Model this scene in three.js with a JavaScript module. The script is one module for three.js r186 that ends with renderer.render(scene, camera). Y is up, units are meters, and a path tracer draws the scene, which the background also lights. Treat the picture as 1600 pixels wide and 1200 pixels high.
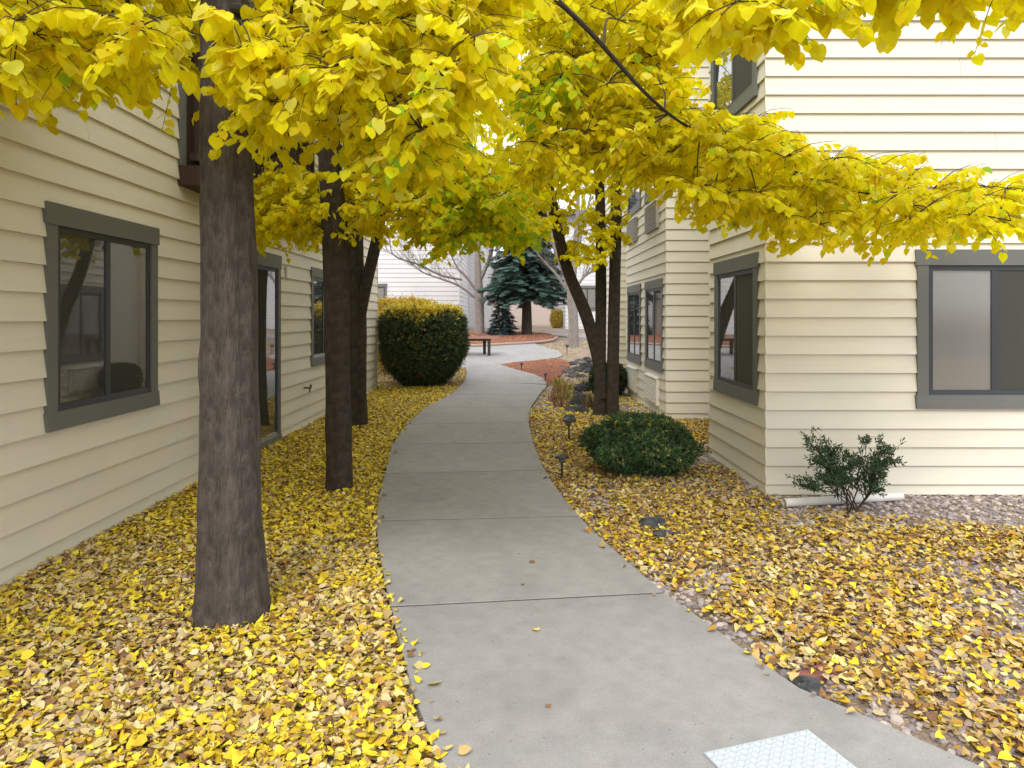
import * as THREE from 'three';
import { mergeGeometries } from 'three/addons/utils/BufferGeometryUtils.js';

// ------------------------------------------------------------------ camera, sky, sun, exposure
const F = 1100, CX = 800, CY = 495, EYE = 1.6;             // focal length and horizon of the photograph, in its pixels
const scene = new THREE.Scene();
const camera = new THREE.PerspectiveCamera(2 * Math.atan(600 / F) * 180 / Math.PI, 4 / 3, 0.1, 600);
camera.position.set(0, EYE, 0);
camera.lookAt(0, EYE, -10);
camera.setViewOffset(1600, 1200, 0, 600 - CY, 1600, 1200);
camera.updateProjectionMatrix();

const renderer = new THREE.WebGLRenderer({ antialias: true });
renderer.toneMapping = THREE.LinearToneMapping;
renderer.toneMappingExposure = 1.85;
renderer.shadowMap.enabled = true;

// seeded random + value noise
let seed = 20231;
function rnd() { seed = (seed + 0x6D2B79F5) | 0; let t = Math.imul(seed ^ (seed >>> 15), 1 | seed); t = (t + Math.imul(t ^ (t >>> 7), 61 | t)) ^ t; return ((t ^ (t >>> 14)) >>> 0) / 4294967296; }
const rr = (a, b) => a + (b - a) * rnd();
const pick = (a) => a[Math.floor(rnd() * a.length)];
function hash(x, y, z = 0) { let h = Math.imul(x, 374761393) ^ Math.imul(y, 668265263) ^ Math.imul(z, 2147483647 ^ 0x5bd1e995); h = Math.imul(h ^ (h >>> 13), 1274126177); return ((h ^ (h >>> 16)) >>> 0) / 4294967296; }
const sm = (t) => t * t * (3 - 2 * t);
function vnoise(x, y, px = 0, py = 0, s = 0) {             // periodic when px, py are set
  const xi = Math.floor(x), yi = Math.floor(y), fx = sm(x - xi), fy = sm(y - yi);
  const w = (a, p) => p ? ((a % p) + p) % p : a;
  const h = (a, b) => hash(w(a, px), w(b, py), s);
  return (h(xi, yi) * (1 - fx) + h(xi + 1, yi) * fx) * (1 - fy) + (h(xi, yi + 1) * (1 - fx) + h(xi + 1, yi + 1) * fx) * fy;
}
function fbm(x, y, px, py, oct = 4, s = 0) { let a = 0.5, v = 0, n = 0; for (let i = 0; i < oct; i++) { v += a * vnoise(x, y, px, py, s + i); n += a; a *= 0.5; x *= 2; y *= 2; px *= 2; py *= 2; } return v / n; }
function noise3(x, y, z, s = 0) {
  const zi = Math.floor(z), f = sm(z - zi);
  return vnoise(x, y, 0, 0, s + zi * 131) * (1 - f) + vnoise(x, y, 0, 0, s + (zi + 1) * 131) * f;
}

// overcast sky: bright, soft cloud sheet
{
  const W = 256, H = 128, data = new Float32Array(W * H * 4);
  for (let j = 0; j < H; j++) for (let i = 0; i < W; i++) {
    const el = ((j + 0.5) / H - 0.5) * Math.PI, k = (j * W + i) * 4;
    const n = fbm(i / 32, j / 16, 8, 0, 4, 5);
    let L = el > 0 ? (0.8 + 0.45 * Math.sin(el)) * (0.86 + 0.28 * n) : 0.25;
    data[k] = L * 0.98; data[k + 1] = L * 1.0; data[k + 2] = L * 1.04; data[k + 3] = 1;
  }
  const t = new THREE.DataTexture(data, W, H, THREE.RGBAFormat, THREE.FloatType);
  t.mapping = THREE.EquirectangularReflectionMapping; t.magFilter = THREE.LinearFilter; t.minFilter = THREE.LinearFilter; t.needsUpdate = true;
  scene.background = t; scene.environment = t;
}
const sun = new THREE.DirectionalLight(new THREE.Color(1, 0.97, 0.92), 1.1);
sun.position.set(-6, 26, 17); sun.target.position.set(0, 0, -8);
sun.castShadow = true; sun.shadow.radius = 45;
Object.assign(sun.shadow.camera, { left: -30, right: 30, top: 40, bottom: -30, near: 1, far: 120 });
sun.shadow.mapSize.set(2048, 2048);
scene.add(sun, sun.target);

// ------------------------------------------------------------------ helpers
const V = (x, y, z) => new THREE.Vector3(x, y, z);
function rise(d) {                                          // the courtyard climbs gently past the clipped bush
  if (d > 34) d = 34 ; const t = d - 15; if (t < -1) return 0; if (t < 1) return 0.013 * (t + 1) * (t + 1); return 0.052 * t;
}
const P = (px, py, d) => V((px - CX) / F * d, EYE + (CY - py) / F * d, -d);   // a pixel and a distance
function G(px, py) {                                        // a pixel on the ground
  let a = 1.2, b = 90; const v = (CY - py) / F;
  for (let i = 0; i < 60; i++) { const m = (a + b) / 2; if (EYE + v * m > rise(m)) a = m; else b = m; }
  return V((px - CX) / F * a, rise(a), -a);
}
const used = new Map();
function numbered(n) { const k = used.get(n) || 0; used.set(n, k + 1); return k ? n + '_' + String(k).padStart(3, '0') : n; }
function tag(o, label, category, group, kind) { o.userData.label = label; o.userData.category = category; if (group) o.userData.group = group; if (kind) o.userData.kind = kind; return o; }
function shade(o) { o.castShadow = true; o.receiveShadow = true; return o; }
function thing(name, label, category, pos = [0, 0, 0], group) { const g = new THREE.Group(); g.name = numbered(name); g.position.set(...pos); scene.add(g); return tag(g, label, category, group); }
function part(parent, name, geo, mat, kind) { const m = shade(new THREE.Mesh(geo, mat)); m.name = name; if (kind) m.userData.kind = kind; parent.add(m); return m; }
function struct(name, geo, mat) { const m = shade(new THREE.Mesh(geo, mat)); m.name = numbered(name); m.userData.kind = 'structure'; m.userData.label = name.replace(/_/g, ' '); scene.add(m); return m; }
function inside(p, poly) { let c = false; for (let i = 0, j = poly.length - 1; i < poly.length; j = i++) { const a = poly[i], b = poly[j]; if ((a[1] > p[1]) !== (b[1] > p[1]) && p[0] < (b[0] - a[0]) * (p[1] - a[1]) / (b[1] - a[1]) + a[0]) c = !c; } return c; }
function box(x0, x1, y0, y1, z0, z1) { const g = new THREE.BoxGeometry(Math.abs(x1 - x0), Math.abs(y1 - y0), Math.abs(z1 - z0)); g.translate((x0 + x1) / 2, (y0 + y1) / 2, (z0 + z1) / 2); return g; }
function merge(list) { return mergeGeometries(list.map((g) => g.index ? g.toNonIndexed() : g)); }

// geometry collector for tubes
class GB {
  constructor() { this.p = []; this.n = []; this.u = []; this.i = []; }
  tube(pts, rad, seg = 6, wob = 0, tile = 0.35) {
    const n = pts.length, base = this.p.length / 3; let fx = V(1, 0, 0), len = 0; const s = rr(0, 50);
    const circ = Math.max(1, Math.round(2 * Math.PI * rad[0] / tile));
    for (let k = 0; k < n; k++) {
      const a = pts[Math.max(0, k - 1)], b = pts[Math.min(n - 1, k + 1)], t = b.clone().sub(a).normalize();
      if (k) len += pts[k].distanceTo(pts[k - 1]);
      if (Math.abs(fx.dot(t)) > 0.95) fx = Math.abs(t.x) < 0.8 ? V(1, 0, 0) : V(0, 0, 1);
      fx = fx.clone().addScaledVector(t, -fx.dot(t)).normalize();
      const fy = t.clone().cross(fx);
      for (let j = 0; j <= seg; j++) {
        const th = j / seg * 2 * Math.PI, c = Math.cos(th), q = Math.sin(th);
        const nx = fx.x * c + fy.x * q, ny = fx.y * c + fy.y * q, nz = fx.z * c + fy.z * q;
        let r = rad[k]; if (wob) r *= 1 + wob * (noise3(c * 2.2 + s, q * 2.2 + s, len * 3, 3) - 0.5) + wob * 0.6 * (noise3(c * 7 + s, q * 7, len * 5, 9) - 0.5);
        this.p.push(pts[k].x + nx * r, pts[k].y + ny * r, pts[k].z + nz * r); this.n.push(nx, ny, nz); this.u.push(j / seg * circ, len / tile);
      }
    }
    const w = seg + 1;
    for (let k = 0; k < n - 1; k++) for (let j = 0; j < seg; j++) { const a = base + k * w + j; this.i.push(a, a + 1, a + w, a + 1, a + w + 1, a + w); }
    return this;
  }
  get size() { return this.p.length; }
  geo(smooth) {
    const g = new THREE.BufferGeometry();
    g.setAttribute('position', new THREE.Float32BufferAttribute(this.p, 3)); g.setAttribute('normal', new THREE.Float32BufferAttribute(this.n, 3)); g.setAttribute('uv', new THREE.Float32BufferAttribute(this.u, 2));
    g.setIndex(this.i); if (smooth) g.computeVertexNormals(); return g;
  }
}
function curve(pts, n) { return new THREE.CatmullRomCurve3(pts, false, 'centripetal').getPoints(n); }
const lerpList = (a, t) => { const x = t * (a.length - 1), i = Math.min(a.length - 2, Math.floor(x)); return a[i] + (a[i + 1] - a[i]) * (x - i); };

// ------------------------------------------------------------------ textures and materials
function tex(w, h, fn, srgb = true) {
  const d = new Uint8Array(w * h * 4);
  for (let j = 0; j < h; j++) for (let i = 0; i < w; i++) { const c = fn(i / w, j / h, i, j), k = (j * w + i) * 4; if (typeof c === 'number') d[k] = d[k + 1] = d[k + 2] = Math.max(0, Math.min(255, c * 255)); else for (let q = 0; q < 3; q++) d[k + q] = Math.max(0, Math.min(255, c[q] * 255)); d[k + 3] = 255; }
  const t = new THREE.DataTexture(d, w, h); t.wrapS = t.wrapT = THREE.RepeatWrapping; t.magFilter = THREE.LinearFilter; t.minFilter = THREE.LinearMipmapLinearFilter; t.generateMipmaps = true;
  if (srgb) t.colorSpace = THREE.SRGBColorSpace; t.needsUpdate = true; return t;
}
const enc = (v) => v <= 0.0031308 ? 12.92 * v : 1.055 * Math.pow(v, 1 / 2.4) - 0.055;
const lin = (r, g, b) => [enc(r), enc(g), enc(b)];
const mix3 = (a, b, t) => [a[0] + (b[0] - a[0]) * t, a[1] + (b[1] - a[1]) * t, a[2] + (b[2] - a[2]) * t];
const col = (r, g, b) => new THREE.Color().setRGB(r, g, b);
const std = (r, g, b, rough = 0.8, extra = {}) => new THREE.MeshStandardMaterial({ color: col(r, g, b), roughness: rough, ...extra });
function scaled(t, s) { const c = t.clone(); c.repeat.set(s, s); c.needsUpdate = true; return c; }

const concreteTex = tex(1024, 1024, (u, v, i, j) => {
  const a = fbm(u * 4, v * 4, 4, 4, 5, 1), b = fbm(u * 40, v * 40, 40, 40, 3, 11), c = hash(i, j, 3), st = fbm(u * 9, v * 5, 9, 5, 4, 31);
  let L = 0.285 + (a - 0.5) * 0.05 + (b - 0.5) * 0.07 + (c - 0.5) * 0.075;
  const stain = Math.max(0, st - 0.6) * 0.6; L *= 1 - stain;
  if (hash(i >> 1, j >> 1, 77) > 0.9993) L *= 0.45;
  return lin(L * 1.02, L * 0.985, L * 0.955);
});
const concreteBump = tex(512, 512, (u, v, i, j) => 0.5 + (fbm(u * 60, v * 60, 60, 60, 3, 4) - 0.5) * 0.5 + (hash(i, 0, 5) - 0.5) * 0.12 + (hash(i, j, 8) - 0.5) * 0.3, false);
const M = {};
M.concrete = new THREE.MeshStandardMaterial({ map: scaled(concreteTex, 1 / 3), roughness: 0.9, bumpMap: scaled(concreteBump, 1 / 0.6), bumpScale: 0.0016 });
M.soil = std(0.07, 0.058, 0.045, 1);
const gravelTex = tex(1024, 1024, (u, v, i, j) => {
  const a = fbm(u * 6, v * 6, 6, 6, 4, 2), b = vnoise(u * 150, v * 150, 150, 150, 21), b2 = vnoise(u * 90, v * 90, 90, 90, 22), c = hash(i, j, 6);
  const base = mix3([0.20, 0.145, 0.10], [0.40, 0.31, 0.23], b * 0.6 + b2 * 0.4);
  const k = 0.62 + 0.5 * a + (c - 0.5) * 0.3; return lin(base[0] * k, base[1] * k, base[2] * k);
});
const gravelBump = tex(512, 512, (u, v) => fbm(u * 70, v * 70, 70, 70, 3, 15), false);
M.ground = new THREE.MeshStandardMaterial({ map: scaled(gravelTex, 1 / 1.7), roughness: 0.95, bumpMap: scaled(gravelBump, 1 / 0.9), bumpScale: 0.012 });
const barkTex = tex(512, 512, (u, v, i, j) => {
  const w = fbm(u * 5, v * 3, 5, 3, 3, 41) * 0.12, r = Math.abs(fbm((u + w) * 16, v * 3, 16, 3, 4, 42) - 0.5) * 2, b = fbm(u * 6, v * 6, 6, 6, 4, 43), c = fbm(u * 64, v * 20, 64, 20, 2, 44);
  const ln = fbm(u * 10, v * 40, 10, 40, 3, 48); let k = 0.78 + 0.28 * Math.min(1, r * 2.2) + (b - 0.5) * 0.55 + (c - 0.5) * 0.35 - Math.max(0, ln - 0.62) * 1.1;
  return mix3(lin(0.064 * k, 0.049 * k, 0.040 * k), lin(0.094 * k, 0.079 * k, 0.070 * k), b);
});
const barkBump = tex(512, 512, (u, v) => { const w = fbm(u * 5, v * 3, 5, 3, 3, 41) * 0.12, r = Math.abs(fbm((u + w) * 16, v * 3, 16, 3, 4, 42) - 0.5) * 2; return Math.min(1, r * 1.8) * 0.75 + fbm(u * 50, v * 30, 50, 30, 2, 44) * 0.25; }, false);
M.bark = new THREE.MeshStandardMaterial({ map: barkTex, roughness: 0.95, bumpMap: barkBump, bumpScale: 0.008 });
M.barkDark = new THREE.MeshStandardMaterial({ map: barkTex, color: col(0.66, 0.63, 0.54), roughness: 0.95, bumpMap: barkBump, bumpScale: 0.012 });
const barkPaleTex = tex(256, 256, (u, v) => { const b = fbm(u * 8, v * 3, 8, 3, 4, 46), k = 0.8 + (b - 0.5) * 0.7; return lin(0.34 * k, 0.295 * k, 0.27 * k); });
M.barkPale = new THREE.MeshStandardMaterial({ map: barkPaleTex, roughness: 0.95, bumpMap: barkBump, bumpScale: 0.008 });
M.twig = std(0.05, 0.035, 0.022, 0.9);
M.twigPale = std(0.17, 0.145, 0.13, 0.9);
const paintTex = tex(512, 512, (u, v, i, j) => { const g = fbm(u * 4, v * 90, 4, 90, 3, 51), b = fbm(u * 3, v * 3, 3, 3, 4, 52), L = 0.955 + (g - 0.5) * 0.025 + (b - 0.5) * 0.07; return [L, L * (0.995 - (b - 0.5) * 0.02), L * (0.985 - (b - 0.5) * 0.05)]; });
const paintBump = tex(512, 512, (u, v) => fbm(u * 3, v * 110, 3, 110, 3, 53), false);
const paint = (r, g, b) => new THREE.MeshStandardMaterial({ map: scaled(paintTex, 1), color: col(r, g, b), roughness: 0.62, bumpMap: scaled(paintBump, 1), bumpScale: 0.0003 });
const creams = [paint(0.80, 0.763, 0.655), paint(0.79, 0.75, 0.638), paint(0.812, 0.775, 0.67), paint(0.795, 0.755, 0.645)];
const whites = [paint(0.74, 0.74, 0.76)];
M.sheath = std(0.62, 0.58, 0.48, 0.8);
M.trim = paint(0.15, 0.158, 0.15);
M.frame = std(0.035, 0.04, 0.048, 0.45);
M.frameBlue = std(0.03, 0.042, 0.085, 0.4);
M.alu = std(0.42, 0.43, 0.44, 0.35, { metalness: 0.6 });
M.glass = new THREE.MeshPhysicalMaterial({ color: 0xffffff, transmission: 1, thickness: 0, roughness: 0.02, ior: 1.6, specularIntensity: 1 });
M.mirror = new THREE.MeshPhysicalMaterial({ color: col(0.30, 0.31, 0.32), metalness: 1, roughness: 0.03 });
M.blind = std(0.045, 0.045, 0.038, 0.9);
M.curtain = std(0.22, 0.21, 0.19, 0.9);
M.white = std(0.75, 0.75, 0.74, 0.5);
M.fascia = std(0.66, 0.70, 0.76, 0.6);
M.roof = std(0.10, 0.09, 0.085, 0.95);
M.brown = std(0.055, 0.03, 0.022, 0.8);
M.black = std(0.014, 0.014, 0.015, 0.45);
M.brass = std(0.25, 0.16, 0.06, 0.4, { metalness: 0.8 });
M.pvc = std(0.72, 0.70, 0.66, 0.5);

// ------------------------------------------------------------------ the ground, the path, the beds
{
  const zs = []; for (let d = -14; d < 45; d += 0.5) zs.push(d); for (let d = 45; d <= 420; d += 25) zs.push(d);
  const xs = []; for (let x = -200; x < -12; x += 24) xs.push(x); for (let x = -12; x <= 12; x += 1) xs.push(x); for (let x = 36; x <= 204; x += 24) xs.push(x);
  const p = [], u = [], ix = [];
  zs.forEach((d) => xs.forEach((x) => { p.push(x, rise(d), -d); u.push(x, d); }));
  for (let a = 0; a < zs.length - 1; a++) for (let b = 0; b < xs.length - 1; b++) { const k = a * xs.length + b, w = xs.length; ix.push(k, k + 1, k + w, k + 1, k + w + 1, k + w); }
  const g = new THREE.BufferGeometry(); g.setAttribute('position', new THREE.Float32BufferAttribute(p, 3)); g.setAttribute('uv', new THREE.Float32BufferAttribute(u, 2)); g.setIndex(ix); g.computeVertexNormals();
  struct('ground', g, M.ground);
}
const gp = (l) => l.map(([x, y]) => { const q = G(x, y); return [q.x, -q.z]; });
// the two edges of the path; a third entry marks where a joint crosses
const leftPx = [[705, 1240], [683, 1200], [660, 1150], [640, 1090], [622, 1020], [608, 961, 1], [598, 915], [589, 865], [586, 823, 1], [590, 783], [600, 747, 1], [612, 700, 1], [634, 668, 1], [662, 642, 1], [690, 627], [700, 620, 1], [714, 611], [726, 598, 1], [729, 588], [727, 577]];
const rightPx = [[1600, 1245], [1390, 1150], [1251, 1090], [1180, 1040], [1110, 988], [1040, 938, 1], [985, 890], [930, 840], [907, 815, 1], [890, 796], [862, 757], [852, 741, 1], [834, 697, 1], [827, 664, 1], [830, 640, 1], [844, 619, 1], [856, 604, 1], [850, 594], [835, 587], [808, 580], [783, 572]];
const leftE = [[-0.10, 0.4], [-0.16, 1.6], ...gp(leftPx)], rightE = [[3.4, 0.4], [3.3, 1.6], ...gp(rightPx)];
const upPath = 0.045;
// each joint: index of the boundary point on the left and on the right
const ends = (e, l) => [0, ...l.map((q, i) => q[2] ? i + 2 : 0).filter((i) => i), e.length - 1], jl = ends(leftE, leftPx), jr = ends(rightE, rightPx);
const pathPoly = [...leftE, ...rightE.slice().reverse()];
const plazaPx = [[727, 577], [640, 577], [500, 572], [400, 562], [480, 549], [640, 545], [730, 543], [800, 539.5], [832, 537.5], [850, 543], [872, 550], [880, 557], [868, 562], [840, 565.5], [805, 568.5], [783, 572]];
const plazaPoly = gp(plazaPx);
function slabGeo(poly, thick = 0.10, inset = 0.013) {
  const sh = new THREE.Shape(poly.map(([x, d]) => new THREE.Vector2(x, d)));
  const g = new THREE.ExtrudeGeometry(sh, { depth: thick - 0.008, bevelEnabled: true, bevelSize: 0.003, bevelThickness: 0.004, bevelOffset: -inset, bevelSegments: 2, steps: 1 });
  const a = g.attributes.position;
  for (let i = 0; i < a.count; i++) { const x = a.getX(i), d = a.getY(i), h = a.getZ(i); a.setXYZ(i, x, h + 0.004 - thick + upPath + rise(d), -d); }
  g.computeVertexNormals(); return g;
}
{
  const path = new THREE.Group(); path.name = 'path'; path.userData = { kind: 'structure', label: 'curving grey concrete path in slabs' }; scene.add(path);
  for (let k = 0; k < jl.length - 1; k++) {
    const poly = [...leftE.slice(jl[k], jl[k + 1] + 1), ...rightE.slice(jr[k], jr[k + 1] + 1).reverse()];
    const g = slabGeo(poly); const u = g.attributes.uv, ox = rr(0, 3), oy = rr(0, 3); for (let i = 0; i < u.count; i++) u.setXY(i, u.getX(i) + ox, u.getY(i) + oy);
    part(path, 'slab', g, M.concrete);
    if (k) { // soil packed into the joint before this slab
      const A = leftE[jl[k]], B = rightE[jr[k]], L = Math.hypot(B[0] - A[0], B[1] - A[1]), j = new THREE.BoxGeometry(L - 0.02, 0.06, 0.024); const m = part(path, 'joint_soil', j, M.soil); m.position.set((A[0] + B[0]) / 2, rise((A[1] + B[1]) / 2) + upPath - 0.0335, -(A[1] + B[1]) / 2); m.rotation.y = Math.atan2(B[1] - A[1], B[0] - A[0]);
    }
  }
  const plaza = struct('plaza', slabGeo(plazaPoly, 0.10, 0.009), M.concrete); plaza.userData.label = 'concrete courtyard paving';
  const far = struct('far_walkway', slabGeo(gp([[640, 521], [1050, 523], [1050, 529], [900, 529], [848, 523.5], [640, 523.6]]), 0.1, 0.009), M.concrete); far.userData.label = 'concrete walkway beyond the mulch bed';
}
const onPath = (x, d, m = 0) => inside([x, d], pathPoly) || inside([x, d], plazaPoly);

// ------------------------------------------------------------------ leaves
function leafGeo(fold, curl, rows) {
  const p = [], ix = [], uv = [];
  rows.forEach(([t, w, back]) => { for (const s of [-1, 0, 1]) { const x = s * w, z = s ? t + back : t; p.push(x, fold * Math.abs(x) - curl * z * z + (s ? 0.03 * Math.sin(z * 9 + s) : 0), z); uv.push(0.5 + x, z); } });
  for (let k = 0; k < rows.length - 1; k++) for (let s = 0; s < 2; s++) { const a = k * 3 + s; ix.push(a, a + 3, a + 1, a + 1, a + 3, a + 4); }
  const g = new THREE.BufferGeometry(); g.setAttribute('position', new THREE.Float32BufferAttribute(p, 3)); g.setAttribute('uv', new THREE.Float32BufferAttribute(uv, 2)); g.setIndex(ix); g.computeVertexNormals(); return g;
}
const leafRows = [[0.03, 0.18, -0.09], [0.12, 0.41, -0.09], [0.34, 0.50, -0.01], [0.58, 0.43, 0], [0.80, 0.23, 0], [1, 0.012, 0]];
const leafA = leafGeo(0.16, 0.14, leafRows);
const leafSmall = leafGeo(0.25, 0.15, [[0.03, 0.32, -0.08], [0.35, 0.49, 0], [0.72, 0.31, 0], [1, 0.01, 0]]);
const litterLeaf = leafGeo(0.30, 0.24, [[0.02, 0.24, -0.07], [0.25, 0.47, -0.03], [0.6, 0.42, 0], [0.84, 0.2, 0], [1, 0.01, 0]]);
const leafMat = (c) => new THREE.MeshPhysicalMaterial({ color: c, roughness: 0.9, transmission: 0.62, thickness: 0, specularIntensity: 0.15, side: THREE.DoubleSide });
M.leafWhite = leafMat(col(1, 1, 1));
const yellows = [[0.89, 0.82, 0.006], [0.90, 0.84, 0.010], [0.89, 0.79, 0.005], [0.90, 0.86, 0.03], [0.86, 0.82, 0.008], [0.89, 0.76, 0.005], [0.89, 0.83, 0.008], [0.90, 0.85, 0.012], [0.88, 0.81, 0.006], [0.90, 0.87, 0.12], [0.82, 0.65, 0.01]];
const greens = [[0.54, 0.70, 0.015], [0.38, 0.62, 0.03], [0.64, 0.74, 0.015]];
const leafMats = [...yellows, ...greens].map((c) => leafMat(col(...c)));
const mtx = new THREE.Matrix4(), bx = V(), by = V(), bz = V();
function leafMatrix(pos, dir, up, s, sx = 1, sy = 1) {
  bz.copy(dir).normalize(); bx.copy(up).cross(bz).normalize(); by.copy(bz).cross(bx);
  return new THREE.Matrix4().set(bx.x * s * sx, by.x * s * sy, bz.x * s, pos.x, bx.y * s * sx, by.y * s * sy, bz.y * s, pos.y, bx.z * s * sx, by.z * s * sy, bz.z * s, pos.z, 0, 0, 0, 1);
}
function instanced(name, geo, mat, list, parent) {
  const m = shade(new THREE.InstancedMesh(geo, mat, list.length)); const c = new THREE.Color();
  list.forEach((l, i) => { m.setMatrixAt(i, l.m); m.setColorAt(i, c.setRGB(...l.c)); });
  m.name = name; m.userData.kind = 'stuff'; parent.add(m); return m;
}

// ------------------------------------------------------------------ clapboard buildings
// a wall frame: origin o (at ground), direction e along the wall, n outwards; s runs along e
function wallFrame(o, e, n) { return { o, e, n, at: (s, y, t) => V(o.x + e.x * s + n.x * t, y, o.z + e.z * s + n.z * t) }; }
function quadBox(f, s0, s1, y0, y1, tb0, tt0, t0 = 0) {    // wedge board: back at t0, front tb0 at the foot and tt0 at the head
  const A = [f.at(s0, y0, t0), f.at(s1, y0, t0), f.at(s1, y1, t0), f.at(s0, y1, t0), f.at(s0, y0, tb0), f.at(s1, y0, tb0), f.at(s1, y1, tt0), f.at(s0, y1, tt0)];
  const faces = [[4, 5, 6, 7], [1, 0, 3, 2], [0, 1, 5, 4], [7, 6, 2, 3], [0, 4, 7, 3], [5, 1, 2, 6]], p = [], uv = [], ix = [];
  const flip = f.e.clone().cross(V(0, 1, 0)).dot(f.n) < 0;
  const ou = hash(Math.round(s0 * 100), Math.round(y0 * 100), 9) * 3, S = [s0, s1, s1, s0, s0, s1, s1, s0], Y = [y0, y0, y1, y1, y0, y0, y1, y1];
  faces.forEach((q, k) => { q.forEach((v) => { p.push(A[v].x, A[v].y, A[v].z); uv.push(S[v] * 0.5 + ou, Y[v] + ou); }); const b = k * 4; if (flip) ix.push(b, b + 2, b + 1, b, b + 3, b + 2); else ix.push(b, b + 1, b + 2, b, b + 2, b + 3); });
  const g = new THREE.BufferGeometry(); g.setAttribute('position', new THREE.Float32BufferAttribute(p, 3)); g.setAttribute('uv', new THREE.Float32BufferAttribute(uv, 2)); g.setIndex(ix); g.computeVertexNormals(); return g;
}
function siding(parent, f, len, y0, y1, expo, first, holes, mats, showTop = 99, s0 = 0) {
  const rest = [], TB = 0.026, TT = 0.004;
  const rows = [y0]; for (let y = y0 + first; y < y1 - 0.02; y += expo) rows.push(y); rows.push(y1);
  for (let k = 0; k < rows.length - 1; k++) {
    const a = rows[k], b = rows[k + 1], h = rows[k + 1] - rows[k], lip = 0.0;
    const cuts = holes.filter((q) => q[2] < b - 0.003 && q[3] > a + 0.003).sort((q, w) => q[0] - w[0]);
    const pieces = []; let s = s0;
    for (const q of cuts) { if (q[0] > s + 0.01) pieces.push([s, q[0], a, b]); if (q[2] > a + 0.012) pieces.push([q[0], q[1], a, q[2]]); if (q[3] < b - 0.012) pieces.push([q[0], q[1], q[3], b]); s = q[1]; }
    if (len > s + 0.01) pieces.push([s, len, a, b]);
    if (len > 3.2 && a < showTop) for (let i = pieces.length - 1; i >= 0; i--) { const q = pieces[i]; if (q[1] - q[0] > 2.2 && hash(k, i, 17) < 0.75) { const c = q[0] + (q[1] - q[0]) * (0.2 + 0.6 * hash(k, i, 19)); pieces.splice(i, 1, [q[0], c - 0.0015, q[2], q[3]], [c + 0.0015, q[1], q[2], q[3]]); } }
    const tone = mats[Math.floor(hash(k, Math.round(f.o.x * 10 + f.o.z * 7), 4) * mats.length)];
    const wob = (hash(k, 3, Math.round(f.o.z)) - 0.5) * 0.003;
    for (const [p0, p1, c0, c1] of pieces) {
      const tA = TB - (TB - TT) * (c0 - a) / h, tB2 = TB - (TB - TT) * (c1 - a) / h, g = quadBox(f, p0, p1, c0, c1 - 0.001, tA + wob, tB2 + wob * 0.3);
      if (c0 > showTop) rest.push(g); else part(parent, 'siding_board', g, tone);
    }
  }
  if (rest.length) part(parent, 'upper_siding', mergeGeometries(rest), mats[0], 'stuff');
}
function windowPart(parent, f, s0, s1, y0, y1, opt = {}) {  // outer edge of the trim; returns the hole for the boards
  const W = 0.10, HD = opt.head ?? 0.14, SL = opt.sill ?? 0.12, FR = 0.045;
  const w = new THREE.Group(); w.name = opt.name || 'window'; parent.add(w);
  const T = 0.034, tm = opt.trim || M.trim;
  part(w, 'head_trim', quadBox(f, s0 - 0.015, s1 + 0.015, y1 - HD, y1, T + 0.006, T + 0.006, 0.001), tm);
  part(w, 'side_trim', quadBox(f, s0, s0 + W, y0 + SL, y1 - HD, T, T, 0.001), tm);
  part(w, 'side_trim', quadBox(f, s1 - W, s1, y0 + SL, y1 - HD, T, T, 0.001), tm);
  part(w, 'sill', quadBox(f, s0 - 0.012, s1 + 0.012, y0, y0 + SL, T + 0.012, T + 0.004, 0.001), tm);
  const a = s0 + W, b = s1 - W, c = y0 + SL, e = y1 - HD, m = (a + b) / 2, fm = opt.frame || M.frame;
  const fr = [quadBox(f, a, b, e - FR, e, 0.02, 0.02, 0.002), quadBox(f, a, a + FR, c + FR, e - FR, 0.02, 0.02, 0.002), quadBox(f, b - FR, b, c + FR, e - FR, 0.02, 0.02, 0.002)];
  part(w, 'frame', mergeGeometries(fr), fm);
  part(w, 'bottom_rail', quadBox(f, a, b, c, c + FR, 0.024, 0.02, 0.002), opt.rail || fm);
  part(w, 'mullion', quadBox(f, m - 0.03, m + 0.03, c + FR, e - FR, 0.018, 0.018, 0.002), fm);
  part(w, 'blind', quadBox(f, a + FR, b - FR, c + FR, e - FR, 0.0035, 0.0035, 0.0015), opt.blind || M.blind);
  const pane = (x0, x1, t, mat) => part(w, 'pane', quadBox(f, x0 + 0.001, x1 - 0.001, c + FR + 0.001, e - FR - 0.001, t + 0.002, t + 0.002, t), mat);
  pane(a + FR, m - 0.03, 0.009, opt.pane0 || M.glass); pane(m + 0.03, b - FR, 0.011, opt.pane1 || M.glass);
  return [s0 + 0.02, s1 - 0.02, y0 + 0.02, y1 - 0.02];
}
M.screen = std(0.05, 0.052, 0.04, 0.8);
M.glassBright = new THREE.MeshPhysicalMaterial({ color: col(0.02, 0.022, 0.024), roughness: 0.03, clearcoat: 1, clearcoatRoughness: 0.02, ior: 2.2 });

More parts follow.
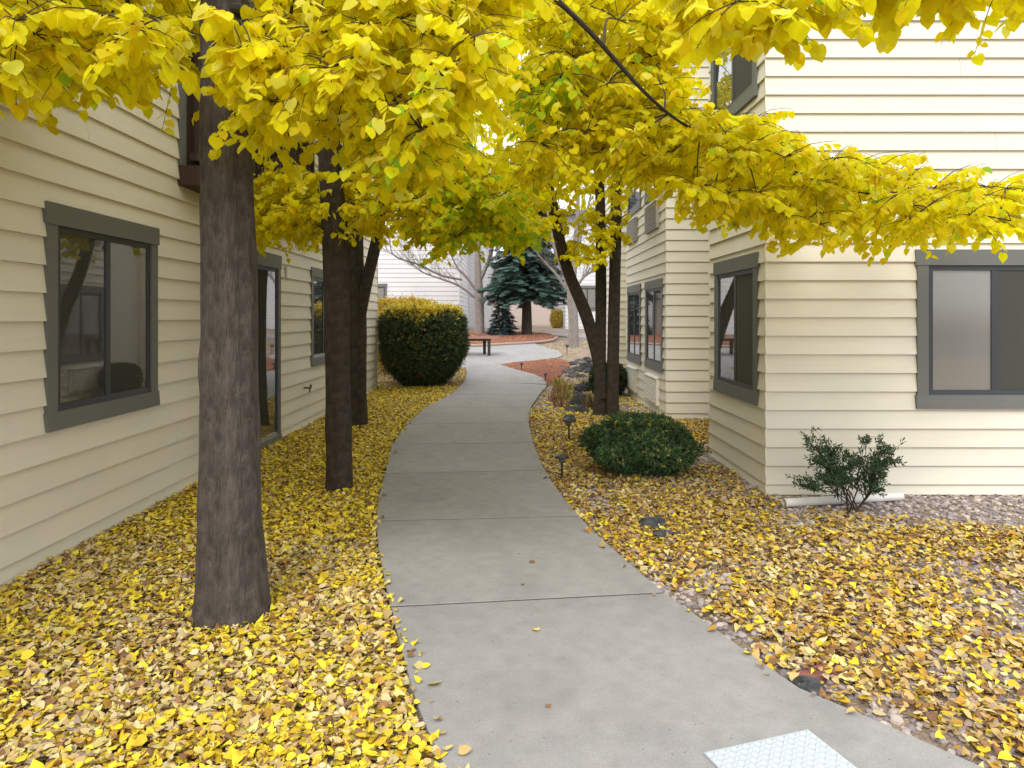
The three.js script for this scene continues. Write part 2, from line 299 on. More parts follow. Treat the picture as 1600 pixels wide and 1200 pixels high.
const XR = 2.294, DA = 6.31, DA2 = 8.14, XB = 2.386, DB = 10.8, DB2 = 14.6, HT = 5.75;
{
  const b = thing('apartment_building', 'cream clapboard apartment building with grey window trim beside the round clipped low shrub', 'building', [0, 0, 0]);
  const fA = wallFrame(V(XR - 0.028, 0, -DA), V(1, 0, 0), V(0, 0, 1));       // faces the camera
  const fS = wallFrame(V(XR, 0, -DA), V(0, 0, -1), V(-1, 0, 0));             // near wing, faces the path
  const fAb = wallFrame(V(XR, 0, -DA2), V(1, 0, 0), V(0, 0, -1));
  const fR = wallFrame(V(3.7, 0, -DA2), V(0, 0, -1), V(-1, 0, 0));
  const fB = wallFrame(V(XB - 0.028, 0, -DB), V(1, 0, 0), V(0, 0, 1));
  const fBs = wallFrame(V(XB, 0, -DB), V(0, 0, -1), V(-1, 0, 0));
  const fC = wallFrame(V(2.4, 0, -16.8), V(1, 0, 0), V(0, 0, 1));
  // cores
  part(b, 'wall', box(XR, 9, -0.1, HT, -DA, -DA2), M.sheath);
  part(b, 'wall', box(3.7, 8.98, -0.1, HT - 0.01, -DA2 - 0.002, -DB + 0.002), M.sheath);
  part(b, 'wall', box(XB, 8.99, -0.1, HT - 0.02, -DB, -DB2), M.sheath);
  part(b, 'wall', box(2.9, 8.97, -0.1, HT - 0.03, -DB2 - 0.002, -16.798), M.sheath);
  part(b, 'wall', box(2.4, 8.96, -0.1, HT, -16.8, -19.5), M.sheath);
  const E = 0.1658, F1 = 0.092;
  const hA = [], hS = [], hB = [];
  hS.push(windowPart(b, fS, 0.20, 1.56, 0.782, 2.20, { pane0: M.screen, pane1: M.glass }));
  hS.push(windowPart(b, fS, 0.22, 1.70, 3.65, 5.07, { pane0: M.screen, pane1: M.glass }));
  hA.push(windowPart(b, fA, 1.35, 2.75, 0.782, 2.20, { blind: M.curtain, pane1: M.screen }));
  for (const dy of [0, 2.87]) {
    hB.push(windowPart(b, fBs, 0.25, 1.66, 0.724 + dy, 2.21 + dy, { }));
    hB.push(windowPart(b, fBs, 2.12, 3.58, 0.724 + dy, 2.21 + dy, { }));
  }
  siding(b, fA, 6, 0.012, HT - 0.1, E, F1, hA, creams, 4.55);
  siding(b, fS, DA2 - DA + 0.0, 0.012, HT - 0.1, E, F1, hS, creams, 4.75);
  siding(b, fB, 1.3, 0.012, HT - 0.1, E, F1 + 0.02, [], creams, 4.3);
  siding(b, fBs, DB2 - DB, 0.012, HT - 0.1, E, F1 + 0.02, hB, creams, 4.3);
  siding(b, fC, 1.0, 0.05, HT - 0.1, E, F1, [], creams, 4.0);
  siding(b, fAb, 1.4, 0.012, HT - 0.1, E, F1, [], creams, 0);
  siding(b, fR, DB - DA2 - 0.03, 0.012, HT - 0.1, E, F1, [], creams, 0);
  siding(b, wallFrame(V(2.4, 0, -16.8), V(0, 0, -1), V(-1, 0, 0)), 2.7, 0.05, HT - 0.1, E, F1, [], creams, 0);
  // through-wall air conditioners under the windows
  for (const dy of [0, 2.87]) for (const [s0, s1] of [[0.52, 1.50], [2.46, 3.44]]) {
    const u = new THREE.Group(); u.name = 'air_conditioner'; b.add(u);
    part(u, 'casing', quadBox(fBs, s0, s1, 0.17 + dy, 0.60 + dy, 0.07, 0.07, 0.0), dy ? M.acGrey || (M.acGrey = std(0.33, 0.31, 0.29, 0.7)) : M.acCream || (M.acCream = std(0.70, 0.67, 0.58, 0.6)));
    part(u, 'lid', quadBox(fBs, s0 - 0.012, s1 + 0.012, 0.601 + dy, 0.622 + dy, 0.09, 0.085, 0.0), M.white);
    for (let k = 0; k < 9; k++) part(u, 'louver', quadBox(fBs, s0 + 0.05, s1 - 0.05, 0.215 + dy + k * 0.041, 0.235 + dy + k * 0.041, 0.082, 0.074, 0.071), dy ? M.acGrey : M.acCream);
  }
  // roof with overhang
  const rf = new THREE.Group(); rf.name = 'roof'; b.add(rf);
  [[XR, 9, DA, DA2], [3.7, 9, DA2, DB], [XB, 9, DB, DB2], [2.9, 9, DB2, 16.8], [2.4, 9, 16.8, 19.5]].forEach(([x0, x1, d0, d1], k) => {
    const o = k % 2 ? 0.0 : 0.22, e = k % 2 ? 0.2 : 0.24, y = HT + (k % 2 ? 0.004 : 0);
    part(rf, 'soffit', box(x0 - e, x1, y, y + 0.05, -d0 + o, -d1 - o), M.white);
    part(rf, 'fascia', box(x0 - e - 0.03, x0 - e - 0.002, y - 0.03, y + 0.2, -d0 + o, -d1 - o), M.fascia);
    part(rf, 'shingles', box(x0 - e, x1, y + 0.052, y + 0.24, -d0 + o - 0.003, -d1 - o + 0.003), M.roof);
  });
  part(rf, 'fascia', box(XR - 0.26, 9, HT - 0.03, HT + 0.2, -DA + 0.222, -DA + 0.25), M.fascia);
}
{ // left building
  const XL = -3.0, b = thing('apartment_building', 'cream clapboard building with sliding glass patio door behind the thick trunk', 'building', [0, 0, 0]);
  const N = 1.2, L = 15.6;                                  // from 1.2 m to 15.6 m in front of the camera
  const f = wallFrame(V(XL, 0, -N), V(0, 0, -1), V(1, 0, 0));
  part(b, 'wall', box(-9, XL, -0.1, HT - 0.25, -N, -L), M.sheath);
  const holes = []; const S = (d) => d - N;
  // sliding patio door
  holes.push(windowPart(b, f, S(7.05), S(9.04), 0.03, 2.38, { name: 'patio_door', head: 0.17, sill: 0.07, frame: M.frameBlue, rail: M.alu, blind: M.blind }));
  holes.push(windowPart(b, f, S(10.44), S(11.85), 0.86, 2.34, { rail: M.alu }));
  holes.push(windowPart(b, f, S(4.5), S(5.9), 0.86, 2.34, {}));
  holes.push(windowPart(b, f, S(10.9), S(12.3), 3.75, 5.05, {}));
  // recessed upper balcony with brown pickets
  const s0 = S(6.4), s1 = S(10.3), bal = new THREE.Group(); bal.name = 'balcony'; b.add(bal);
  part(bal, 'recess', quadBox(f, s0, s1, 2.95, 5.1, 0.006, 0.006, 0.001), M.brown);
  part(bal, 'head_trim', quadBox(f, s0 - 0.1, s1 + 0.1, 5.1, 5.24, 0.04, 0.04, 0.001), M.trim);
  for (const s of [s0 - 0.1, s1]) part(bal, 'side_trim', quadBox(f, s, s + 0.1, 2.96, 5.099, 0.04, 0.04, 0.001), M.trim);
  part(bal, 'handrail', quadBox(f, s0, s1, 4.02, 4.10, 0.17, 0.17, 0.06), M.brown);
  part(bal, 'bottom_rail', quadBox(f, s0, s1, 3.02, 3.09, 0.14, 0.14, 0.07), M.brown);
  part(bal, 'deck_edge', quadBox(f, s0 - 0.1, s1 + 0.1, 2.78, 2.955, 0.18, 0.18, 0.001), M.brown);
  for (let s = s0 + 0.06; s < s1 - 0.03; s += 0.125) part(bal, 'picket', quadBox(f, s, s + 0.045, 3.091, 4.019, 0.125, 0.125, 0.085), M.brown);
  holes.push([s0 - 0.08, s1 + 0.08, 2.8, 5.2]);
  siding(b, f, L - N, 0.012, HT - 0.35, 0.18, 0.12, holes, creams, 5.0, 2.2);
  siding(b, f, 2.2, 0.012, HT - 0.35, 0.18, 0.12, [], creams, 0);
  siding(b, wallFrame(V(XL + 0.028, 0, -L), V(-1, 0, 0), V(0, 0, -1)), 5.9, 0.012, HT - 0.35, 0.18, 0.12, [], creams, 0);
  // hose bib and little plaque
  const hb = new THREE.Group(); hb.name = 'hose_tap'; b.add(hb);
  const tp = P(473, 606, 3.0 * F / 327), s = S(-tp.z), g1 = new THREE.CylinderGeometry(0.014, 0.014, 0.09, 10); g1.rotateZ(Math.PI / 2); g1.translate(XL + 0.06, tp.y, tp.z);
  const g2 = new THREE.CylinderGeometry(0.012, 0.016, 0.06, 10); g2.translate(XL + 0.1, tp.y - 0.03, tp.z); part(hb, 'spout', merge([g1, g2]), M.brass);
  const g3 = new THREE.TorusGeometry(0.028, 0.007, 6, 14); g3.rotateY(Math.PI / 2); g3.translate(XL + 0.115, tp.y + 0.02, tp.z); part(hb, 'handle', g3, M.black);
  const pl = P(443.5, 425, 3.0 * F / 356.5); part(b, 'number_plaque', quadBox(f, S(-pl.z) - 0.03, S(-pl.z) + 0.03, pl.y - 0.07, pl.y + 0.07, 0.04, 0.04, 0.005), M.alu);
  const rf = new THREE.Group(); rf.name = 'roof'; b.add(rf); const H2 = HT - 0.25;
  part(rf, 'soffit', box(-9.4, XL + 0.5, H2, H2 + 0.06, -N + 0.5, -L - 0.5), M.white);
  part(rf, 'fascia', box(XL + 0.502, XL + 0.53, H2 - 0.04, H2 + 0.2, -N + 0.5, -L - 0.5), M.fascia);
  part(rf, 'gutter', box(XL + 0.531, XL + 0.63, H2 + 0.06, H2 + 0.17, -N + 0.5, -L - 0.5), M.fascia);
  const q = [[XL + 0.55, H2 + 0.2, -0.6], [XL + 0.55, H2 + 0.2, -16.2], [-9.5, H2 + 0.2, -16.2], [-9.5, H2 + 0.2, -0.6], [-6.2, H2 + 1.6, -4], [-6.2, H2 + 1.6, -13]];
  const tr = [[0, 1, 5], [0, 5, 4], [1, 2, 5], [2, 3, 4], [2, 4, 5], [3, 0, 4]], rg = new THREE.BufferGeometry(); rg.setAttribute('position', new THREE.Float32BufferAttribute(tr.flat().flatMap((i) => q[i]), 3)); rg.setAttribute('uv', new THREE.Float32BufferAttribute(tr.flat().flatMap((i) => [q[i][0], q[i][2]]), 2)); rg.computeVertexNormals();
  part(rf, 'shingles', rg, M.roof);
}
// buildings across the courtyard
function farBlock(label, blocks, H, mats, wins = [], roofMat = M.roof, expo = 0.2) {
  const b = thing('courtyard_building', label, 'building');
  blocks.forEach(([x0, x1, d0, d1], k) => {
    const y = rise(d0) - 0.2;
    part(b, 'wall', box(x0, x1, y, y + H - k * 0.02, -d0, -d1), M.sheath);
    const f = wallFrame(V(x0 - 0.02, 0, -d0), V(1, 0, 0), V(0, 0, 1)), holes = [];
    wins.filter((w) => w[0] === k).forEach((w) => holes.push(windowPart(b, f, w[1] - x0 + 0.02, w[2] - x0 + 0.02, w[3], w[4], { blind: M.curtain })));
    siding(b, f, x1 - x0 + 0.04, y, y + H - 0.05, expo, 0.1, holes, mats, -5);
    for (const [sx, n] of [[x0, -1], [x1, 1]]) siding(b, wallFrame(V(sx, 0, -d0), V(0, 0, -1), V(n, 0, 0)), d1 - d0, y, y + H - 0.05, expo, 0.1, [], mats, -5);
    part(b, 'corner_board', box(x1 - 0.02, x1 + 0.05, y, y + H - 0.06, -d0 + 0.05, -d0 - 0.05), mats[0]);
    const g = new THREE.CylinderGeometry(0.01, 0.72, 1.6, 4, 1); g.rotateY(Math.PI / 4); g.scale((x1 - x0 + 0.9), 1, (d1 - d0 + 0.9)); g.translate((x0 + x1) / 2, y + H + 0.8, -(d0 + d1) / 2); part(b, 'roof', g, roofMat);
  });
  return b;
}
farBlock('white clapboard building behind the big clipped bush and bare tree', [[-16, -2.34, 31, 40], [-3.6, -1.2, 37.5, 45]], 6.6, whites, [[0, -7.1, -5.5, 1.5, 3.06]]);
farBlock('white clapboard building beyond the pale bare trunk', [[2.75, 12, 36, 46]], 6.0, whites, [[0, 3.3, 4.4, 1.9, 3.2]]);
{
  const pink = [paint(0.60, 0.50, 0.46)];
  farBlock('low pinkish beige building seen under the spruce boughs', [[-4, 9, 52, 60]], 4.2, pink);
}

// ------------------------------------------------------------------ trees
// sprays of foliage sit on twigs that reach back to the nearest limb
const skyHoles = [[772, 158, 12, 16], [758, 228, 13, 8]];
const toPx = (v) => [CX + v.x / -v.z * F, CY - (v.y - EYE) / -v.z * F];
class Tree {
  constructor(name, label, base, group) { this.o = thing(name, label, 'tree', [0, 0, 0], group); this.nodes = []; this.leaves = []; this.tw = new GB(); this.bark = M.bark; }
  stem(name, pts, rad, seg, wob, flare) {
    const c = curve(pts, Math.max(12, pts.length * (name === 'trunk' ? 14 : 7))), n = c.length;
    const r = c.map((q, i) => lerpList(rad, i / (n - 1)) * (flare ? 1 + flare * Math.exp(-Math.max(0, q.y - c[0].y) / 0.16) : 1));
    const b = new GB(); b.tube(c, r, seg, wob); part(this.o, name, b.geo(wob > 0), this.bark);
    c.forEach((q, i) => { if (q.y > 2.2) this.nodes.push({ p: q, r: r[i], depth: 0 }); });
  }
  reach(q, maxR = 0.011) {                                  // twig from the nearest node to q
    let best = null, bd = 1e9;
    for (const nd of this.nodes) { const dd = nd.p.distanceTo(q) + nd.depth * 0.12; if (dd < bd) { bd = dd; best = nd; } }
    if (!best) return; const L = best.p.distanceTo(q); if (L < 0.03) return best;
    const r0 = Math.min(best.r * 0.7, maxR + L * 0.006, 0.03), r1 = 0.0035;
    const m = best.p.clone().lerp(q, 0.5).add(V(rr(-0.08, 0.08) * L, rr(0.02, 0.16) * L, rr(-0.08, 0.08) * L));
    const c = curve([best.p, m, q], 7); this.tw.tube(c, c.map((_, i) => r0 + (r1 - r0) * i / 7), 5);
    c.slice(2).forEach((p, i) => this.nodes.push({ p, r: r0 + (r1 - r0) * (i + 2) / 7, depth: best.depth + 1 }));
    return best;
  }
  spray(q, rad, count, size, green = 0) {                   // drooping fan of twigs with leaves along them
    const nd = this.reach(q); const out = nd ? q.clone().sub(nd.p).setY(0) : V(1, 0, 0); if (out.lengthSq() < 1e-4) out.set(rr(-1, 1), 0, rr(-1, 1)); out.normalize();
    const az0 = Math.atan2(out.z, out.x), nt = Math.max(3, Math.round(count / 12)), per = Math.ceil(count / nt);
    for (let k = 0; k < nt; k++) {
      const az = az0 + rr(-2.6, 2.6), el = rr(-0.9, 0.6), L = rad * rr(0.55, 1.5);
      const tip = q.clone().add(V(Math.cos(az) * Math.cos(el) * L, Math.sin(el) * L - 0.1 * L, Math.sin(az) * Math.cos(el) * L));
      const mid = q.clone().lerp(tip, 0.5).add(V(0, 0.1 * L, 0)), c = curve([q, mid, tip], 4);
      this.tw.tube(c, [0.0034, 0.0028, 0.0022, 0.0018, 0.0012], 3);
      for (let i = 0; i < per; i++) {
        const t = Math.pow((i + rr(0.2, 1)) / per, 0.8), a = Math.min(3, Math.floor(t * 4)), p = c[a].clone().lerp(c[a + 1], Math.min(1, t * 4 - a));
        const la = az + (i % 2 ? 1 : -1) * rr(0.3, 1.5), drop = rr(0.45, 1.45);
        const dir = V(Math.cos(la) * Math.cos(drop), -Math.sin(drop), Math.sin(la) * Math.cos(drop));
        const up = V(rr(-0.45, 0.45) + Math.cos(la) * 0.4, 1, rr(-0.45, 0.45) + Math.sin(la) * 0.4);
        const s = size * (0.45 + 0.8 * Math.sqrt(rnd())), pt = p.clone().addScaledVector(dir, 0.018).add(V(0, -0.006, 0));
        const g = rnd() < green, ci = g ? yellows.length + Math.floor(rnd() * greens.length) : Math.floor(rnd() * yellows.length);
        this.leaves.push({ m: leafMatrix(pt, dir, up, s, rr(0.85, 1.1), rr(-0.6, 1.5)), ci, p: pt, s });
      }
    }
  }
  done(singles, geo = leafA) {
    if (this.tw.size) part(this.o, 'twigs', this.tw.geo(), this.twigMat || M.twig, 'stuff');
    if (!this.leaves.length) return;
    const score = (l) => { const [x, y] = toPx(l.p); return (x > 340 && x < 1262 && y > -5 && y < 700) ? l.s / -l.p.z : 0; };
    const sorted = this.leaves.map((l) => [score(l), l]).sort((a, b) => b[0] - a[0]).map((a) => a[1]);
    sorted.slice(0, singles).forEach((l) => { const m = shade(new THREE.Mesh(leafA, leafMats[l.ci])); m.name = 'leaf'; l.m.decompose(m.position, m.quaternion, m.scale); this.o.add(m); });
    const C = [...yellows, ...greens];
    instanced('foliage', geo, M.leafWhite, sorted.slice(singles).map((l) => { const k = rr(0.86, 1.08), c = C[l.ci]; return { m: l.m, c: [c[0] * k, c[1] * k * rr(0.95, 1.04), c[2]] }; }), this.o);
  }
}
function fill(tree, poly, n, d0, d1, rad, count, size, green = 0, greenPoly = null, greenAmt = 0.5) {   // sprays through a part of the crown
  let x0 = 1e9, x1 = -1e9, y0 = 1e9, y1 = -1e9; poly.forEach(([x, y]) => { x0 = Math.min(x0, x); x1 = Math.max(x1, x); y0 = Math.min(y0, y); y1 = Math.max(y1, y); });
  const pts = []; let tries = 0;
  while (pts.length < n && tries++ < n * 60) {
    const x = rr(x0, x1), y = rr(y0, y1), d = rr(d0, d1), r = rad * rr(0.75, 1.2), m = r * F / d * 0.55;
    if (!inside([x, y], poly) || !inside([x - m, y], poly) || !inside([x + m, y], poly) || !inside([x, y + m * 1.9], poly)) continue;
    if (skyHoles.some((h) => ((x - h[0]) / (h[2] + m * 0.8)) ** 2 + ((y - h[1]) / (h[3] + m * 0.8)) ** 2 < 1)) continue;
    const q = P(x, y, d); if (q.x > XR - 0.3 && d > DA - 0.35) continue; if (q.x < -2.75) continue;
    if (pts.some((w) => w.q.distanceTo(q) < rad * 0.5)) continue;
    pts.push({ q, r, g: greenPoly && inside([x, y], greenPoly) ? greenAmt : green });
  }
  const tr = tree.nodes[0] ? tree.nodes[0].p : V(0, 3, -5);
  pts.sort((a, b) => Math.min(...tree.nodes.map((k) => k.p.distanceTo(a.q))) - Math.min(...tree.nodes.map((k) => k.p.distanceTo(b.q))));
  pts.forEach((w) => tree.spray(w.q, w.r, Math.round(count * rr(0.75, 1.25)), size, w.g));
}
// T1: thick trunk at the near left
const b1 = G(362, 968), T1 = new Tree('linden_tree', 'yellow-leaved tree with the thickest trunk, beside the patio door, its branch arching over the path', b1);
T1.stem('trunk', [V(b1.x, -0.06, b1.z), V(b1.x, 0.1, b1.z), P(360, 800, 3.72), P(358, 600, 3.72), P(355, 300, 3.74), P(352, 60, 3.78), P(350, -200, 3.85), P(362, -520, 3.95), P(380, -900, 4.1)], [0.158, 0.158, 0.154, 0.146, 0.134, 0.12, 0.10, 0.07, 0.03], 72, 0.17, 0.45);
T1.bark = M.barkDark;
T1.stem('branch', [P(352, -60, 3.8), P(450, -190, 3.75), P(600, -190, 3.8), P(760, -95, 3.9), P(870, 0, 3.95), P(922, 50, 4.0), P(958, 90, 4.05), P(1008, 145, 4.1), P(1062, 190, 4.25), P(1130, 222, 4.5), P(1200, 250, 4.7), P(1300, 290, 4.8), P(1450, 320, 4.8), P(1580, 345, 4.8)], [0.06, 0.042, 0.032, 0.025, 0.016, 0.0145, 0.013, 0.011, 0.009, 0.0075, 0.0065, 0.006, 0.005, 0.004], 10, 0.08);
T1.stem('branch', [P(353, 10, 3.76), P(430, 30, 3.55), P(520, 80, 3.4), P(620, 160, 3.3), P(690, 240, 3.25)], [0.035, 0.022, 0.015, 0.009, 0.004], 8, 0.06);
T1.stem('branch', [P(350, -160, 3.84), P(500, -200, 3.3), P(700, -150, 3.0), P(950, -110, 2.9), P(1180, -60, 2.9), P(1400, -40, 3.0)], [0.05, 0.035, 0.025, 0.016, 0.01, 0.005], 8, 0.06);
T1.stem('branch', [P(352, -20, 3.78), P(250, -20, 3.6), P(120, 40, 3.5), P(-60, 100, 3.4)], [0.04, 0.025, 0.015, 0.005], 8, 0.06);
T1.stem('branch', [P(351, -120, 3.82), P(430, -150, 4.6), P(560, -110, 5.4), P(700, -60, 6)], [0.045, 0.03, 0.018, 0.006], 8, 0.06);
fill(T1, [[340, -120], [850, -120], [830, 90], [760, 150], [715, 240], [700, 325], [620, 310], [560, 292], [480, 262], [395, 262], [340, 195]], 120, 2.85, 4.5, 0.24, 106, 0.056, 0.01, [[560, 140], [700, 150], [700, 300], [600, 290]], 0.14);
fill(T1, [[330, 20], [400, 20], [398, 200], [335, 200]], 9, 2.9, 3.4, 0.10, 18, 0.072);
fill(T1, [[-120, -120], [340, -120], [345, 160], [250, 190], [120, 175], [-120, 230]], 60, 2.85, 4.3, 0.25, 96, 0.058, 0.02);
fill(T1, [[1010, -130], [1700, -130], [1700, 60], [1251, 70], [1240, 105], [1150, 105], [1100, 66], [1030, 62]], 72, 2.7, 3.7, 0.2, 66, 0.066, 0.02);
fill(T1, [[790, -80], [1090, -80], [1075, 55], [1040, 75], [1030, 110], [1045, 195], [1000, 225], [940, 270], [880, 330], [830, 330], [800, 240], [815, 130], [800, 60]], 100, 4.35, 5.6, 0.26, 92, 0.055, 0.03, [[830, 100], [880, 110], [890, 190], [850, 190]], 0.5);
fill(T1, [[1000, 40], [1075, 45], [1052, 110], [1072, 160], [1085, 200], [1000, 225], [985, 130]], 22, 4.3, 5.4, 0.2, 70, 0.052, 0.02);
fill(T1, [[900, 205], [1000, 180], [1060, 158], [1120, 160], [1180, 172], [1250, 215], [1400, 262], [1640, 300], [1640, 400], [1450, 400], [1300, 400], [1205, 396], [1150, 380], [1100, 358], [1050, 342], [1000, 325], [950, 310], [900, 290]], 150, 4.3, 5.7, 0.24, 88, 0.054, 0.02);
// T2
const b2 = G(530, 769), T2 = new Tree('linden_tree', 'yellow-leaved tree with slim straight trunk standing in leaves nearest the path edge', b2); T2.bark = M.barkDark;
T2.stem('trunk', [V(b2.x, -0.05, b2.z), V(b2.x, 0.1, b2.z), P(528, 600, 6.45), P(524, 380, 6.45), P(515, 240, 6.5), P(508, 100, 6.55), P(512, -100, 6.6), P(520, -350, 6.7)], [0.118, 0.116, 0.113, 0.118, 0.10, 0.085, 0.065, 0.03], 40, 0.10, 0.12);
T2.stem('branch', [P(517, 265, 6.5), P(560, 225, 6.4), P(640, 225, 6.4), P(720, 275, 6.6), P(790, 345, 6.9), P(830, 375, 7.1)], [0.04, 0.025, 0.018, 0.012, 0.008, 0.004], 8, 0.06);
T2.stem('branch', [P(515, 250, 6.5), P(470, 225, 6.7), P(420, 250, 6.9), P(380, 300, 7.1)], [0.03, 0.02, 0.012, 0.004], 8, 0.06);
T2.stem('branch', [P(509, 130, 6.55), P(580, 60, 6.6), P(700, 60, 6.8), P(800, 120, 7)], [0.035, 0.022, 0.014, 0.005], 8, 0.06);
fill(T2, [[385, 275], [480, 262], [560, 285], [600, 335], [615, 376], [570, 388], [500, 392], [440, 400], [385, 400]], 104, 6.0, 8.2, 0.23, 74, 0.055, 0.01);
fill(T2, [[595, 190], [700, 200], [790, 270], [858, 330], [866, 405], [800, 402], [740, 398], [712, 420], [660, 404], [615, 366], [585, 300]], 136, 5.8, 7.6, 0.25, 84, 0.056, 0.05, [[690, 270], [790, 290], [860, 400], [760, 400], [700, 370]], 0.42);
fill(T2, [[395, -150], [900, -150], [860, 140], [720, 220], [600, 240], [400, 230]], 95, 5.4, 8.0, 0.32, 80, 0.06, 0.02);
// T3
const b3 = G(556, 667), T3 = new Tree('linden_tree', 'yellow-leaved tree with forked dark trunk close behind the slim straight trunk', b3); T3.bark = M.barkDark;
T3.stem('trunk', [V(b3.x, -0.05, b3.z), V(b3.x, 0.1, b3.z), P(556, 600, 10.2), P(556, 480, 10.2), P(553, 400, 10.2), P(552, 300, 10.2), P(545, 150, 10.3), P(550, -50, 10.4)], [0.165, 0.16, 0.15, 0.15, 0.14, 0.125, 0.09, 0.03], 36, 0.10, 0.15);
T3.stem('limb', [P(562, 500, 10.15), P(573, 440, 10.1), P(585, 390, 10.05), P(596, 335, 10), P(604, 270, 10), P(625, 180, 10)], [0.085, 0.085, 0.08, 0.07, 0.06, 0.03], 20, 0.1);
T3.stem('branch', [P(552, 250, 10.2), P(480, 190, 10), P(420, 180, 9.6)], [0.05, 0.03, 0.008], 8, 0.06);
T3.stem('branch', [P(604, 270, 10), P(670, 240, 10.2), P(740, 270, 10.6)], [0.04, 0.025, 0.006], 8, 0.06);
fill(T3, [[400, -50], [860, -50], [860, 330], [800, 390], [640, 380], [600, 340], [500, 260], [400, 260]], 120, 9, 12, 0.34, 56, 0.075, 0.03);
fill(T3, [[690, 130], [870, 90], [870, 350], [700, 330]], 60, 9.6, 13, 0.3, 34, 0.07, 0.05);
// T4: three stems on the right
const b4 = G(947, 652), T4 = new Tree('linden_tree', 'yellow-leaved tree of three dark stems rising behind the low clipped shrub', b4); T4.bark = M.barkDark;
const d4 = -b4.z;
T4.stem('trunk', [V(b4.x + 0.1, -0.06, b4.z), P(957, 640, d4), P(958, 560, d4), P(960, 450, d4), P(963, 300, d4), P(961, 180, d4), P(955, 0, d4), P(950, -200, d4)], [0.10, 0.098, 0.095, 0.092, 0.085, 0.07, 0.05, 0.02], 28, 0.1, 0.25);
T4.stem('trunk', [V(b4.x - 0.1, -0.06, b4.z - 0.05), P(937, 640, d4 + 0.05), P(938, 560, d4 + 0.05), P(939, 450, d4 + 0.1), P(937, 300, d4 + 0.15), P(925, 150, d4 + 0.2), P(900, -50, d4 + 0.3)], [0.10, 0.098, 0.09, 0.088, 0.078, 0.055, 0.02], 28, 0.1, 0.25);
T4.stem('trunk', [P(940, 622, d4 + 0.02), P(934, 560, d4 + 0.02), P(915, 490, d4), P(888, 425, d4), P(871, 360, d4), P(862, 310, d4), P(845, 230, d4), P(815, 130, d4)], [0.09, 0.10, 0.10, 0.092, 0.085, 0.075, 0.05, 0.02], 28, 0.1);
T4.stem('branch', [P(939, 400, d4), P(955, 355, d4 - 0.2), P(985, 330, d4 - 0.4)], [0.03, 0.018, 0.005], 8, 0.06);
fill(T4, [[862, 320], [905, 330], [960, 325], [1000, 325], [990, 392], [955, 402], [940, 430], [880, 430], [860, 395]], 44, d4 - 0.9, d4 + 0.3, 0.17, 26, 0.07);
fill(T4, [[842, 130], [1000, 100], [1000, 240], [990, 345], [930, 325], [870, 350], [838, 345], [800, 250]], 110, 9.8, 12.8, 0.3, 50, 0.072, 0.04);
fill(T4, [[700, -50], [1000, -50], [960, 120], [840, 260], [700, 330], [690, 250]], 60, 10.5, 14, 0.34, 40, 0.072, 0.05);
// crowns above the frame, which shade the path
for (const [t, cx, cd, n] of [[T1, -0.9, 4.4, 10], [T2, -0.8, 7, 14], [T3, -1.2, 10.4, 18], [T4, 1.0, 11.2, 26]]) {
  let k = 0, tries = 0; while (k < n && tries++ < 4000) {
    const a = rr(0, 6.283), r = Math.sqrt(rnd()) * 2.5, q = V(cx + Math.cos(a) * r, rr(4.5, 8), -(cd + Math.sin(a) * r)); if (-q.z < 2.6) continue;
    if (q.x > 1.75 || q.x < -2.3) { if (q.y < 6.3) continue; }
    const [x, y] = toPx(q); if (y > -70 && skyHoles.some((h) => Math.hypot(x - h[0], y - h[1]) < 70)) continue; if (y > -60 && x > 1000) continue;
    t.spray(q, 0.42, 60, 0.085, 0.02); k++;
  }
}
T1.done(300); T2.done(300); T3.done(300, leafSmall); T4.done(0, leafSmall);

// bare pale trees in the courtyard
function bareTree(label, trunkPts, rad, limbs, seedDepth, up) {
  const t = new Tree('bare_tree', label); t.bark = M.barkPale; t.twigMat = M.twigPale;
  t.stem('trunk', trunkPts, rad, 18, 0.06, 0.12);
  const grow = (p, dir, L, r, lev) => {
    const pts = [p]; let q = p.clone(), dd = dir.clone(); for (let k = 0; k < 4; k++) { dd.add(V(rr(-0.22, 0.22), rr(-0.08, 0.2), rr(-0.22, 0.22))).normalize(); q = q.clone().addScaledVector(dd, L / 4); pts.push(q); }
    t.tw.tube(pts, [r, r * 0.85, r * 0.7, r * 0.58, r * 0.45], lev > 1 ? 3 : 5);
    if (lev < 3) for (let k = 0; k < (lev ? 4 : 5); k++) { const a = pts[1 + Math.floor(rnd() * 4)]; grow(a, dd.clone().add(V(rr(-1, 1), rr(-0.2, 0.7), rr(-1, 1))).normalize(), L * rr(0.45, 0.7), r * 0.5, lev + 1); }
  };
  for (const [pts, r] of limbs) {
    t.stem('branch', pts, r, 8, 0.05);
    const c = curve(pts, 8); for (let k = 2; k <= 8; k++) for (let w = 0; w < 2; w++) grow(c[k], c[k].clone().sub(c[k - 1]).normalize().add(V(rr(-0.8, 0.8), rr(0, 0.8), rr(-0.8, 0.8))).normalize(), rr(0.7, 1.4), r[r.length - 1] * 0.6, 1);
  }
  t.done(0); return t;
}
